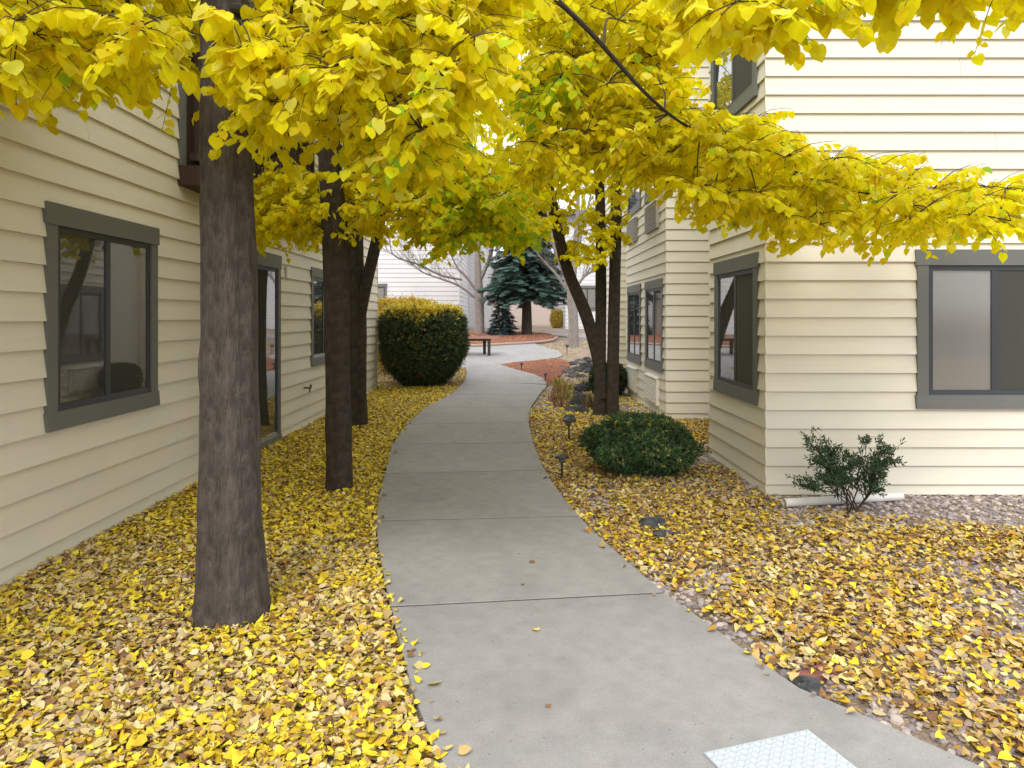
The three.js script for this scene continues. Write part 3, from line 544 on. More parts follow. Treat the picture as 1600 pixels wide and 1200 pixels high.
{
  const b = G(749, 526), d = -b.z, p = (x, y, o = 0) => P(x, y, d + o - Math.abs(x - 749) * 0.008);
  bareTree('bare pale tree in the red mulch bed behind the table', [V(b.x, b.y - 0.1, b.z), p(749, 490), p(748, 450), p(746, 400), p(748, 340), p(752, 260)], [0.22, 0.2, 0.18, 0.12, 0.09, 0.03], [
    [[p(746, 468), p(718, 447), p(690, 436), p(660, 425), p(640, 409)], [0.055, 0.05, 0.04, 0.03, 0.02]],
    [[p(745, 455), p(728, 432), p(716, 420), p(700, 388), p(680, 350)], [0.06, 0.05, 0.04, 0.03, 0.015]],
    [[p(722, 437), p(690, 430), p(650, 412), p(615, 398), p(607, 365)], [0.05, 0.045, 0.04, 0.03, 0.02]],
    [[p(752, 476), p(775, 447), p(795, 420), p(812, 404)], [0.07, 0.06, 0.045, 0.02]],
    [[p(749, 440), p(764, 405), p(775, 360), p(790, 300)], [0.09, 0.08, 0.05, 0.02]],
    [[p(747, 400), p(735, 350), p(720, 280)], [0.07, 0.05, 0.02]]]);
  const c = G(896, 543), e = -c.z, q = (x, y, o = 0) => P(x, y, e + o);
  bareTree('bare pale tree standing in gravel right of the spruce', [V(c.x, c.y - 0.1, c.z), q(896, 500), q(893, 455), q(898, 400), q(903, 320), q(900, 240)], [0.19, 0.175, 0.165, 0.11, 0.07, 0.03], [
    [[q(893, 460), q(882, 425), q(868, 390), q(858, 340), q(840, 260)], [0.11, 0.10, 0.085, 0.06, 0.02]],
    [[q(885, 452), q(870, 430), q(850, 408), q(835, 390)], [0.05, 0.045, 0.035, 0.02]],
    [[q(897, 455), q(915, 430), q(934, 422)], [0.05, 0.045, 0.02]],
    [[q(899, 400), q(915, 340), q(930, 270)], [0.07, 0.05, 0.02]]]);
  for (const [x, y, dd, s] of [[560, 520, 44, 'rising beyond the white clapboard building'], [845, 512, 56, 'far behind the spruce']]) {
    const bb = P(x, y, dd); bb.y = rise(dd) - 0.1; const z = (dx, h, o = 0) => V(bb.x + dx, bb.y + h, bb.z + o);
    bareTree('tall bare tree ' + s, [z(0, 0), z(0.1, 3), z(0, 6), z(0.2, 10), z(0, 15)], [0.3, 0.26, 0.2, 0.13, 0.04], [[[z(0.1, 3.5), z(1.2, 5.5, 0.5), z(2.4, 8.5, 1)], [0.12, 0.09, 0.03]], [[z(0, 4.5), z(-1.4, 6.6, -0.4), z(-2.6, 9.5)], [0.12, 0.09, 0.03]], [[z(0, 6), z(1.2, 9, -1), z(1.8, 12)], [0.1, 0.07, 0.03]], [[z(0.1, 7.5), z(-1, 10, 1), z(-1.6, 13)], [0.09, 0.06, 0.03]]]);
  }
}
// spruce: drooping boughs of needle sprays
const sprayGeo = (() => { // a flat fan of needled twiglets
  const p = [], ix = []; const add = (x0, z0, x1, z1, w, y0, y1) => { const b = p.length / 3, dx = x1 - x0, dz = z1 - z0, L = Math.hypot(dx, dz), nx = -dz / L * w, nz = dx / L * w; p.push(x0 + nx * 0.6, y0, z0 + nz * 0.6, x0 - nx * 0.6, y0, z0 - nz * 0.6, x0 * 0.45 + x1 * 0.55 + nx, (y0 + y1) / 2 + 0.03, z0 * 0.45 + z1 * 0.55 + nz, x0 * 0.45 + x1 * 0.55 - nx, (y0 + y1) / 2 + 0.03, z0 * 0.45 + z1 * 0.55 - nz, x1, y1, z1); ix.push(b, b + 1, b + 2, b + 1, b + 3, b + 2, b + 2, b + 3, b + 4); };
  add(0, 0, 0, 1, 0.05, 0, -0.08); for (let k = 0; k < 6; k++) { const z = 0.12 + k * 0.13, L = 0.42 - k * 0.045; for (const s of [-1, 1]) add(0, z, s * L, z + L * 0.75, 0.045, -0.02, -0.10 + 0.03 * (k % 2)); }
  const g = new THREE.BufferGeometry(); g.setAttribute('position', new THREE.Float32BufferAttribute(p, 3)); g.setAttribute('uv', new THREE.Float32BufferAttribute(new Array(p.length / 3 * 2).fill(0.5), 2)); g.setIndex(ix); g.computeVertexNormals(); return g;
})();
M.needle = new THREE.MeshStandardMaterial({ color: col(1, 1, 1), roughness: 0.9, side: THREE.DoubleSide });
function spruce(name, label, base, H, R, h0, n, c0, trunkR, len, profile) {
  const o = thing(name, label, 'tree', [base.x, base.y, base.z]); const b = new GB(), list = [], lb = new GB();
  const pts = []; for (let k = 0; k <= 8; k++) pts.push(V(rr(-0.02, 0.02), H * k / 8 - 0.1, rr(-0.02, 0.02))); b.tube(pts, pts.map((_, k) => trunkR * (1.08 - k / 8)), 14, 0.12); part(o, 'trunk', b.geo(true), M.barkDark);
  for (let k = 0; k < n; k++) {
    const t = Math.pow((k + 0.5) / n, 1.25), h = h0 + (H - h0) * t, az = k * 2.39996 + rr(-0.3, 0.3), r = R * profile(t) * rr(0.72, 1.12);
    const tip = V(Math.cos(az) * r, h - r * 0.28 + rr(-0.08, 0.08), Math.sin(az) * r), c = curve([V(0, h, 0), V(Math.cos(az) * r * 0.5, h - r * 0.06, Math.sin(az) * r * 0.5), tip], 6);
    lb.tube(c, c.map((_, i) => Math.max(0.004, trunkR * 0.16 * (1 - t) * (1 - i / 7))), 4);
    const m = Math.max(4, Math.round(r / len * 9));
    for (let w = 0; w < m; w++) {
      const u = 0.18 + 0.82 * (w + rnd()) / m, i = Math.min(5, Math.floor(u * 6)), q = c[i].clone().lerp(c[i + 1], Math.min(1, u * 6 - i)); const a = az + rr(-1.0, 1.0);
      const dir = V(Math.cos(a), -0.25 + rr(-0.35, 0.35), Math.sin(a)), s = len * rr(0.7, 1.2), f = rr(0.65, 1.35);
      list.push({ m: leafMatrix(q, dir, V(rr(-0.4, 0.4), 1, rr(-0.4, 0.4)), s), c: [c0[0] * f, c0[1] * f, c0[2] * f * rr(0.85, 1.15)] });
    }
  }
  part(o, 'branches', lb.geo(), M.barkDark, 'stuff'); instanced('crown', sprayGeo, M.needle, list, o); return o;
}
spruce('spruce_tree', 'large blue-green spruce with bare lower trunk in the mulch bed', G(823, 528), 8.2, 1.72, 1.75, 230, [0.062, 0.118, 0.092], 0.21, 0.46, (t) => t < 0.05 ? 0.85 : Math.pow(1 - t, 0.85) * 1.02 + 0.03);
spruce('dwarf_spruce', 'small dark cone-shaped spruce between bare tree and big spruce', G(785, 528), 1.75, 0.66, 0.12, 110, [0.028, 0.055, 0.06], 0.05, 0.2, (t) => Math.pow(1 - t, 0.8) + 0.03);

// ------------------------------------------------------------------ clipped shrubs
const sprig = (() => {
  const p = [], ix = []; for (let k = 0; k < 7; k++) { const a = k * 2.4, z = k * 0.13, L = 0.42, w = 0.1, cx = Math.cos(a), sy = Math.sin(a), b = p.length / 3; p.push(0, 0, z, cx * L * 0.5 - sy * w, sy * L * 0.5 + cx * w, z + 0.2, cx * L * 0.5 + sy * w, sy * L * 0.5 - cx * w, z + 0.2, cx * L, sy * L, z + 0.42); ix.push(b, b + 1, b + 2, b + 1, b + 3, b + 2); }
  const g = new THREE.BufferGeometry(); g.setAttribute('position', new THREE.Float32BufferAttribute(p, 3)); g.setAttribute('uv', new THREE.Float32BufferAttribute(new Array(p.length / 3 * 2).fill(0.5), 2)); g.setIndex(ix); g.computeVertexNormals(); return g;
})();
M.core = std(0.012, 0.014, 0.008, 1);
function shrub(name, label, pos, prof, H, sx, sz, n, size, colorFn, lump = 0.12, catch_ = 0) {
  const o = thing(name, label, 'shrub', [pos.x, pos.y, pos.z]); const s0 = rr(0, 40);
  const R = (h, a) => lerpList(prof, h) * (1 + lump * 2 * (noise3(Math.cos(a) * 2.2 + s0, Math.sin(a) * 2.2 + s0, h * 4, 5) - 0.5));
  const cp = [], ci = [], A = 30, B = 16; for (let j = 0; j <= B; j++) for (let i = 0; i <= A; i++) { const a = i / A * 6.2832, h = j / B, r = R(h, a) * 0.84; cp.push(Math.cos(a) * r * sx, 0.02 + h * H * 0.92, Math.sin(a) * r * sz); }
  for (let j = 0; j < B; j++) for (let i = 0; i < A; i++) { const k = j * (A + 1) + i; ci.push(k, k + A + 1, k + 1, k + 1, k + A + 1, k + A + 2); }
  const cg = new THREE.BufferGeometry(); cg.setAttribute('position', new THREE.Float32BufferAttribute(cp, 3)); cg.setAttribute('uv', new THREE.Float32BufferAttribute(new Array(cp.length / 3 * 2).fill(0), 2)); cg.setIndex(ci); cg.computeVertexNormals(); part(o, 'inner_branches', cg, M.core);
  const list = [];
  while (list.length < n) {
    const h = Math.pow(rnd(), 0.75), a = rr(0, 6.2832), r0 = R(h, a), e = 0.02, dr = (R(Math.min(1, h + e), a) - R(Math.max(0, h - e), a)) / ((Math.min(1, h + e) - Math.max(0, h - e)) * H);
    const top = h > 0.86 && rnd() < 0.6, k = top ? Math.sqrt(rnd()) : rr(0.84, 1.02) + (rnd() < 0.07 ? rr(0, 0.09) : 0); const hh = top ? 0.93 + rr(-0.03, 0.06) + (rnd() < 0.08 ? rr(0, 0.07) : 0) : h;
    const rad = (top ? lerpList(prof, 0.88) * 0.98 : r0) * k, p = V(Math.cos(a) * rad * sx, hh * H + (top ? (1 - k * k) * 0.05 * H : 0), Math.sin(a) * rad * sz);
    const nrm = top ? V(rr(-0.3, 0.3), 1, rr(-0.3, 0.3)) : V(Math.cos(a), -dr, Math.sin(a)).normalize();
    const dir = nrm.clone().add(V(rr(-0.7, 0.7), rr(-0.3, 0.8), rr(-0.7, 0.7))); const c = colorFn(p, h, a);
    list.push({ m: leafMatrix(p.addScaledVector(nrm, -size * 0.4), dir, V(rr(-1, 1), rr(-1, 1), rr(-1, 1)), size * rr(0.7, 1.25)), c });
  }
  instanced('foliage', sprig, M.needle, list, o);
  const tw = new GB(); for (let k = 0; k < 9; k++) { const a = rr(0, 6.28), r = lerpList(prof, 0.2) * rr(0.3, 0.9); tw.tube([V(rr(-0.05, 0.05), -0.02, rr(-0.05, 0.05)), V(Math.cos(a) * r * sx * 0.5, H * 0.12, Math.sin(a) * r * sz * 0.5), V(Math.cos(a) * r * sx, H * 0.35, Math.sin(a) * r * sz)], [0.016, 0.012, 0.006], 5); }
  part(o, 'stems', tw.geo(), M.twig);
  if (catch_) { // yellow leaves that fell onto the shrub
    const fl = []; for (let k = 0; k < catch_; k++) { const a = rr(0, 6.28), h = 1 - 0.6 * Math.pow(rnd(), 2), top = rnd() < 0.6, r = top ? lerpList(prof, 0.88) * Math.sqrt(rnd()) : R(h, a) * 1.01, p = V(Math.cos(a) * r * sx, (top ? 0.985 : h) * H, Math.sin(a) * r * sz); fl.push({ m: leafMatrix(p, V(rr(-1, 1), rr(-0.6, 0.3), rr(-1, 1)), V(rr(-0.6, 0.6), 1, rr(-0.6, 0.6)), 0.055 * rr(0.6, 1.1)), c: pick([[0.8, 0.62, 0.05], [0.82, 0.68, 0.12], [0.6, 0.42, 0.1]]) }); }
    instanced('caught_leaves', litterLeaf, M.leafWhite, fl, o);
  }
  return o;
}
const yewC = (p, h) => { const f = rr(0.6, 1.4); return rnd() < 0.12 ? [0.15 * f, 0.125 * f, 0.04 * f] : [0.045 * f, 0.078 * f, 0.032 * f]; };
{
  const q = P(661, 560, 16.0); q.y = rise(16.0);
  shrub('clipped_bush', 'large dark green clipped bush with yellow leaves on its flat top by the path bend', q, [0.42, 0.62, 0.78, 0.89, 0.95, 0.985, 1.0, 1.0, 0.99, 0.93, 0.62], 1.76, 0.97, 0.97, 15000, 0.085, (p, h) => {
    const g = p.y / 1.76 - 0.895 + 0.16 * (noise3(p.x * 3, p.y * 3, p.z * 3 + 9, 2) - 0.5) + rr(-0.07, 0.07); const f = rr(0.75, 1.2);
    return g > 0 ? (rnd() < 0.8 ? [0.85 * f, 0.68 * f, 0.08 * f] : [0.16 * f, 0.18 * f, 0.04 * f]) : yewC(p, h);
  }, 0.07, 1200);
  const q2 = P(630, 560, 18.3); q2.y = rise(18.3);
  shrub('golden_shrub', 'golden-yellow shrub tucked behind the large dark clipped bush', q2, [0.5, 0.7, 0.85, 0.95, 1, 1, 0.97, 0.9, 0.6], 1.84, 1.0, 0.9, 7000, 0.09, () => { const f = rr(0.6, 1.15); return rnd() < 0.85 ? [0.78 * f, 0.56 * f, 0.05 * f] : [0.3 * f, 0.3 * f, 0.05 * f]; }, 0.14);
  const q3 = P(998, 700, 7.15); q3.y = 0;
  shrub('clipped_shrub', 'low rounded dark green shrub sprinkled with pale leaves on the gravel', q3, [0.34, 0.64, 0.87, 0.99, 1.0, 0.93, 0.76, 0.42], 0.57, 0.50, 0.45, 8000, 0.052, (p, h) => { const f = rr(0.55, 1.6); return rnd() < 0.12 ? [0.26 * f, 0.26 * f, 0.08 * f] : [0.048 * f, 0.105 * f, 0.036 * f]; }, 0.42, 190);
  const q4 = P(951, 600, 14.3); q4.y = 0;
  shrub('clipped_shrub', 'dark green shrub half hidden behind the three dark stems', q4, [0.5, 0.8, 0.95, 1.0, 0.97, 0.85, 0.55], 0.62, 0.38, 0.38, 3500, 0.06, yewC, 0.12, 8);
  const q5 = P(870, 505, 38); q5.y = rise(38);
  shrub('golden_shrub', 'small golden-yellow shrub by the far white building', q5, [0.6, 0.85, 1, 1, 0.95, 0.7], 0.95, 0.33, 0.33, 1800, 0.09, () => { const f = rr(0.7, 1.15); return [0.5 * f, 0.36 * f, 0.05 * f]; }, 0.1);
}
{ // sparse shrub against the white face
  const q = G(1330, 800), o = thing('twiggy_shrub', 'sparse twiggy green shrub in front of the white clapboard corner', 'shrub', [q.x, 0, q.z]), tw = new GB(), list = [];
  const grow = (p, dir, L, r, lev) => { const e = p.clone().addScaledVector(dir, L), m = p.clone().lerp(e, 0.5).add(V(rr(-0.04, 0.04), 0.03, rr(-0.04, 0.04))); tw.tube([p, m, e], [r, r * 0.8, r * 0.6], 4); if (lev < 2) for (let k = 0; k < 4; k++) grow(p.clone().lerp(e, rr(0.4, 1)), dir.clone().add(V(rr(-0.8, 0.8), rr(-0.2, 0.5), rr(-0.8, 0.8))).normalize(), L * 0.6, r * 0.6, lev + 1); else for (let k = 0; k < 4; k++) { const f = rr(0.6, 1.3); list.push({ m: leafMatrix(p.clone().lerp(e, rr(0.2, 1)), V(rr(-1, 1), rr(-0.3, 1), rr(-1, 1)), V(rr(-1, 1), 1, rr(-1, 1)), rr(0.04, 0.08)), c: [0.03 * f, 0.07 * f, 0.025 * f] }); } };
  for (let k = 0; k < 9; k++) grow(V(rr(-0.05, 0.05), 0, rr(-0.05, 0.05)), V(rr(-0.75, 0.75), 1, rr(-0.4, 0.4)).normalize(), rr(0.25, 0.42), 0.007, 0);
  grow(V(-0.02, 0.05, 0), V(-1, 0.55, 0.2).normalize(), 0.32, 0.005, 0);
  part(o, 'stems', tw.geo(), M.twig); instanced('foliage', sprig, M.needle, list, o);
}

// ------------------------------------------------------------------ mulch beds, rocks, path lights, table
M.mulch = new THREE.MeshStandardMaterial({ map: scaled(gravelTex, 1 / 1.1), color: col(0.95, 0.45, 0.33), roughness: 1, bumpMap: scaled(gravelBump, 1 / 0.7), bumpScale: 0.02 });
function bed(name, label, px, lift) {
  const poly = gp(px), sh = new THREE.Shape(poly.map(([x, d]) => new THREE.Vector2(x, d))), g = new THREE.ExtrudeGeometry(sh, { depth: 0.03, bevelEnabled: true, bevelSize: 0.05, bevelThickness: 0.03, bevelOffset: -0.05, bevelSegments: 2 }), a = g.attributes.position;
  for (let i = 0; i < a.count; i++) { const x = a.getX(i), d = a.getY(i), h = a.getZ(i); a.setXYZ(i, x, h + lift - 0.03 + rise(d), -d); } g.computeVertexNormals();
  const m = struct(name, g, M.mulch); m.userData.label = label; return poly;
}
const islandPx = [[783, 572], [805, 568.5], [840, 565.5], [868, 562], [885, 566], [890, 574], [880, 584], [868, 596], [856, 604], [850, 594], [835, 587], [808, 580]];
const bedIn = bed('mulch_bed', 'red mulch wedge between the path and courtyard', islandPx, 0.03);
const bed2Px = [[640, 545], [730, 543], [800, 539.5], [832, 537.5], [858, 534], [868, 530], [858, 526], [820, 523.5], [640, 523.5]];
const bedOut = bed('mulch_bed', 'red mulch bed below the bare tree and spruce', bed2Px, 0.12);
const chip = new THREE.BoxGeometry(1, 0.25, 0.35);
function chips(label, poly, n, lift, s) {
  let x0 = 1e9, x1 = -1e9, y0 = 1e9, y1 = -1e9; poly.forEach(([x, y]) => { x0 = Math.min(x0, x); x1 = Math.max(x1, x); y0 = Math.min(y0, y); y1 = Math.max(y1, y); }); const l = [];
  let t = 0; while (l.length < n && t++ < n * 30) { const x = rr(x0, x1), d = rr(y0, y1); if (!inside([x, d], poly)) continue; const f = rr(0.5, 1.4); l.push({ m: leafMatrix(V(x, rise(d) + lift + rr(0, 0.02), -d), V(rr(-1, 1), rr(-0.3, 0.3), rr(-1, 1)), V(rr(-0.4, 0.4), 1, rr(-0.4, 0.4)), s * rr(0.5, 1.3)), c: rnd() < 0.1 ? [0.5 * f, 0.35 * f, 0.08] : [0.38 * f, 0.155 * f, 0.095 * f] }); }
  const m = instanced(numbered('bark_chips'), chip, new THREE.MeshStandardMaterial({ color: 0xffffff, roughness: 1 }), l, scene); tag(m, label, 'mulch', null, 'stuff');
}
chips('red bark chips spread over the wedge by the path', bedIn, 2600, 0.034, 0.06);
chips('red bark chips spread under the bare tree and spruce', bedOut, 5000, 0.125, 0.08);
{ // edging of the far bed
  const pts = gp([[640, 546], [730, 544], [800, 540.5], [833, 538.5], [860, 535], [870, 530]]).map(([x, d]) => V(x, rise(d) + 0.08, -d)); const c = curve(pts, 40), b = new GB(); b.tube(c, c.map(() => 0.06), 8, 0.05);
  const m = shade(new THREE.Mesh(b.geo(), std(0.33, 0.24, 0.19, 0.9))); m.name = 'bed_edging'; tag(m, 'pale tan rounded edging in front of the red mulch bed', 'edging'); scene.add(m);
}
function rock(px, py, w, h, c, label, group, extra = 1) {
  const q = G(px, py), d = -q.z, rw = w / 2 * d / F, rh = h * d / F; const g = new THREE.IcosahedronGeometry(1, 2), a = g.attributes.position, s = rr(0, 90);
  for (let i = 0; i < a.count; i++) { const x = a.getX(i), y = a.getY(i), z = a.getZ(i), k = 0.72 + 0.6 * noise3(x * 1.3 + s, y * 1.3, z * 1.3, 7) + 0.18 * noise3(x * 4 + s, y * 4, z * 4, 8); a.setXYZ(i, x * k * rw, Math.max(-0.3, y * k) * rh * 0.62 + rh * 0.18, z * k * rw * extra); }
  g.computeVertexNormals(); const m = shade(new THREE.Mesh(g, rockMats[c])); m.position.copy(q); m.rotation.y = rr(-0.5, 0.5); m.name = numbered('rock'); scene.add(m); tag(m, label, 'rock', group); return m;
}
const rockTex = tex(256, 256, (u, v, i, j) => { const a = fbm(u * 5, v * 5, 5, 5, 5, 61), L = 0.6 + (a - 0.5) * 0.9 + (hash(i, j, 2) - 0.5) * 0.15; return [L, L, L]; });
const rockM = (r, g, b) => new THREE.MeshStandardMaterial({ map: rockTex, color: col(r, g, b), roughness: 0.9, bumpMap: rockTex, bumpScale: 0.02 });
const rockMats = [rockM(0.36, 0.39, 0.43), rockM(0.55, 0.50, 0.50), rockM(0.17, 0.18, 0.2), rockM(0.42, 0.33, 0.30)];
rock(1018, 824, 50, 17, 0, 'flat blue-grey stone in the leaves, farther from the path edge of two', null);
rock(1044, 842, 56, 14, 0, 'flat grey stone in the leaves, nearer the path edge of two', null);
const rg = 'rocks of the dry stream bed';
for (const [x, y, w, h, c] of [[888, 583, 22, 9, 1], [902, 580, 18, 9, 0], [914, 577, 20, 12, 2], [922, 584, 18, 10, 0], [897, 589, 18, 8, 1], [910, 590, 14, 7, 3], [880, 576, 14, 6, 1], [893, 570, 15, 6, 2], [906, 568, 16, 8, 1], [918, 565, 14, 8, 2], [927, 571, 12, 8, 0]]) rock(x, y, w, h, c, 'small rock in the pile beside the red mulch wedge', rg + ' by the mulch');
for (const [x, y, w, h, c] of [[898, 622, 26, 12, 0], [908, 612, 22, 12, 2], [902, 634, 28, 14, 2], [912, 628, 22, 16, 0], [893, 645, 22, 12, 0], [906, 645, 26, 14, 2], [890, 658, 18, 12, 0], [899, 606, 16, 7, 1]]) rock(x, y, w, h, c, 'dark grey rock in the row beside the three-stemmed tree', rg + ' by the tree');
// dry perennials
function tuft(px, py, h, w, n, c, label) {
  const q = G(px, py), o = thing('perennial_plant', label, 'plant', [q.x, q.y, q.z], 'dying perennials beside the path'), l = [];
  const bl = (() => { const g = new THREE.BufferGeometry(); g.setAttribute('position', new THREE.Float32BufferAttribute([-0.03, 0, 0, 0.03, 0, 0, -0.04, 0.05, 0.5, 0.04, 0.05, 0.5, 0, -0.05, 1], 3)); g.setAttribute('uv', new THREE.Float32BufferAttribute(new Array(10).fill(0), 2)); g.setIndex([0, 1, 2, 1, 3, 2, 2, 3, 4]); g.computeVertexNormals(); return g; })();
  for (let k = 0; k < n; k++) { const a = rr(0, 6.28), f = rr(0.6, 1.3), cc = pick(c); l.push({ m: leafMatrix(V(rr(-0.3, 0.3) * w, 0, rr(-0.3, 0.3) * w), V(Math.cos(a) * rr(0.1, 0.9), 1, Math.sin(a) * rr(0.1, 0.9)), V(Math.cos(a), 0.3, Math.sin(a)), h * rr(0.5, 1.1)), c: cc.map((v) => v * f) }); }
  instanced('blades', bl, M.needle, l, o);
}
const dry = [[0.5, 0.42, 0.1], [0.4, 0.42, 0.12], [0.45, 0.3, 0.14]], red = [[0.3, 0.12, 0.09], [0.4, 0.25, 0.1]];
for (const [x, y, h, w, n, c] of [[876, 604, 0.24, 0.5, 110, dry], [884, 612, 0.26, 0.5, 120, dry], [872, 616, 0.22, 0.45, 90, red], [882, 625, 0.24, 0.5, 110, dry], [868, 628, 0.2, 0.4, 80, red], [878, 637, 0.2, 0.4, 90, red], [922, 640, 0.3, 0.35, 90, [[0.08, 0.12, 0.06], [0.3, 0.2, 0.1]]], [918, 610, 0.3, 0.35, 90, [[0.08, 0.12, 0.06], [0.16, 0.14, 0.08]]]]) tuft(x, y, h, w, n, c, c === dry ? 'yellowing perennial tuft between path edge and rocks' : c === red ? 'reddish dying perennial tuft at the path edge' : 'dark green tuft among the grey rocks by the three stems');
// path lights
function pathLight(px, py, top, label) {
  const q = G(px, py), H = (py - top) * -q.z / F, o = thing('path_light', label, 'lamp', [q.x, q.y, q.z], 'low black path lights'), k = H / 0.25;
  const pg = new THREE.CylinderGeometry(0.011, 0.009, H * 0.72, 10); pg.translate(0, H * 0.36 - 0.01, 0); part(o, 'post', pg, M.black);
  const lg = new THREE.CylinderGeometry(0.034 * k, 0.026 * k, H * 0.13, 16); lg.translate(0, H * 0.775, 0); part(o, 'lens', lg, M.lens || (M.lens = std(0.16, 0.17, 0.18, 0.2)));
  part(o, 'cap', new THREE.LatheGeometry([[0, 1.0], [0.018, 0.995], [0.03, 0.965], [0.06, 0.93], [0.078, 0.875], [0.08, 0.845], [0.07, 0.845], [0, 0.845]].map(([r, y]) => new THREE.Vector2(r * k * 0.95, y * H)), 24), M.black);
  const cg = new THREE.CylinderGeometry(0.03 * k, 0.03 * k, H * 0.04, 12); cg.translate(0, H * 0.69, 0); part(o, 'collar', cg, M.black);
}
pathLight(878, 749, 709, 'low black path light in the leaves closest to the clipped shrub');
pathLight(889, 690, 652, 'low black path light below the row of dark rocks');
pathLight(852, 597, 582, 'low black path light at the tip of the yellowing perennials');
pathLight(815, 580, 566, 'low black path light standing in the red mulch wedge');
pathLight(886, 553, 538, 'low black path light in gravel by the pale bare trunk');
{ // courtyard table
  const q = G(762, 557), o = thing('table', 'long reddish-brown courtyard table with dark legs beside the big clipped bush', 'table', [q.x, q.y + upPath, q.z]), H = 0.56;
  M.wood = std(0.30, 0.17, 0.13, 0.7); M.darkLeg = std(0.035, 0.028, 0.025, 0.7);
  for (let k = 0; k < 5; k++) part(o, 'plank', box(-1.9, 0.32, H - 0.05, H - (k % 2) * 0.003, 0.30 - k * 0.152, 0.30 - k * 0.152 - 0.145), M.wood);
  for (const [x, z] of [[-0.11, -0.26], [0.05, 0.2], [-1.6, -0.26], [-1.6, 0.2]]) part(o, 'leg', box(x - 0.045, x + 0.045, 0, H - 0.051, z - 0.05, z + 0.05), M.darkLeg);
  part(o, 'apron', box(-1.7, 0.1, H - 0.12, H - 0.052, -0.08, -0.03), M.darkLeg);
}
// white drain pipes
function drain(label, a, b, r) { const o = thing('drain_pipe', label, 'pipe', [a.x, 0, a.z]); const dir = b.clone().sub(a), L = dir.length(); const pr = [[r, 0], [r, L], [r * 0.86, L], [r * 0.86, 0.004], [r, 0]].map(([x, y]) => new THREE.Vector2(x, y)); const g = new THREE.LatheGeometry(pr, 24); g.translate(0, 0, 0); g.rotateZ(-Math.PI / 2); const m = part(o, 'pipe', g, M.pvc); m.position.y = r + 0.012; m.rotation.y = Math.atan2(-dir.z, dir.x); const pl = new THREE.CircleGeometry(r * 0.85, 20); pl.rotateY(-Math.PI / 2); pl.translate(0.1, 0, 0); const k = part(o, 'dark_inside', pl, M.black); k.position.y = r + 0.012; k.rotation.y = m.rotation.y; }
{ const a = G(1225, 795); drain('white drain pipe lying at the foot of the white clapboard corner', a, V(a.x + 1.1, 0, a.z - 0.22), 0.036); const c = G(1094, 704); drain('short white drain pipe poking out beneath the clapboard behind the low shrub', c, V(c.x + 0.5, 0, c.z - 0.03), 0.03); }
{ // tread plate at the foot of the picture
  const a = G(1100, 1199), e = G(1251, 1164), dir = e.clone().sub(a).normalize(), o = thing('tread_plate', 'pale blue-grey metal tread plate lying on the concrete', 'plate', [a.x, upPath, a.z]);
  o.rotation.y = Math.atan2(-dir.z, dir.x); const W = 0.45, D = 0.5; M.plate = std(0.60, 0.68, 0.76, 0.38, { metalness: 0.35 });
  part(o, 'sheet', box(0, W, 0.002, 0.008, 0, D), M.plate);
  const l = []; for (let i = 0; i < 18; i++) for (let j = 0; j < 19; j++) { const g = new THREE.CylinderGeometry(0.006, 0.011, 0.004, 6); g.scale(1.15, 1, 0.45); g.rotateY((i + j) % 2 ? 0.8 : -0.8); g.translate(0.014 + i * 0.025, 0.0101, 0.014 + j * 0.025); l.push(g); }
  part(o, 'tread_lugs', mergeGeometries(l), M.plate, 'stuff');
}
{ // brick and stone at the path edge
  M.brick = new THREE.MeshStandardMaterial({ map: rockTex, color: col(0.52, 0.2, 0.15), roughness: 0.9 });
  for (const [x, y, r, lb] of [[1258, 1066, 0.5, 'red brick set at the right path edge beside the grey edging stone']]) {
    const q = G(x, y), g = new THREE.ExtrudeGeometry(new THREE.Shape([[-0.095, -0.042], [0.095, -0.042], [0.095, 0.042], [-0.095, 0.042]].map((v) => new THREE.Vector2(...v))), { depth: 0.045, bevelSize: 0.005, bevelThickness: 0.005, bevelSegments: 2 }); g.rotateX(-Math.PI / 2);
    const m = shade(new THREE.Mesh(g, M.brick)); m.position.set(q.x + 0.07, -0.018, q.z - 0.03); m.rotation.y = r; m.name = numbered('brick'); tag(m, lb, 'brick'); scene.add(m);
  }
  rock(1265, 1082, 46, 22, 0, 'grey edging stone against the concrete beside the red brick', null);
}

// ------------------------------------------------------------------ leaf litter and gravel
M.litter = new THREE.MeshStandardMaterial({ color: col(1, 1, 1), roughness: 0.8, side: THREE.DoubleSide });
const pal = { y: [0.66, 0.46, 0.02], y2: [0.74, 0.60, 0.03], p: [0.68, 0.56, 0.20], t: [0.52, 0.36, 0.14], l: [0.64, 0.51, 0.28], b: [0.24, 0.12, 0.05], o: [0.48, 0.26, 0.035], g: [0.52, 0.52, 0.12], k: [0.37, 0.27, 0.21], z: [0.82, 0.62, 0.03] };
const mixNear = ['z', 'y', 'y', 'y2', 'y2', 'y2', 'p', 'p', 'p', 't', 't', 't', 'l', 'l', 'o', 'b'], mixGold = ['y', 'y', 'y2', 'y2', 'y2', 'p', 't', 'o', 'b'], mixTan = ['t', 't', 't', 'l', 'l', 'p', 'p', 'k', 'b', 'y', 'y2', 'o'], mixFar = ['z', 'z', 'z', 'z', 'y', 'y2', 'y2', 't', 'o', 'p', 'p', 'b'], mixRight = ['y', 'y', 'z', 'p', 't', 't', 't', 't', 'o', 'o', 'o', 'b', 'b', 'l', 'k'];
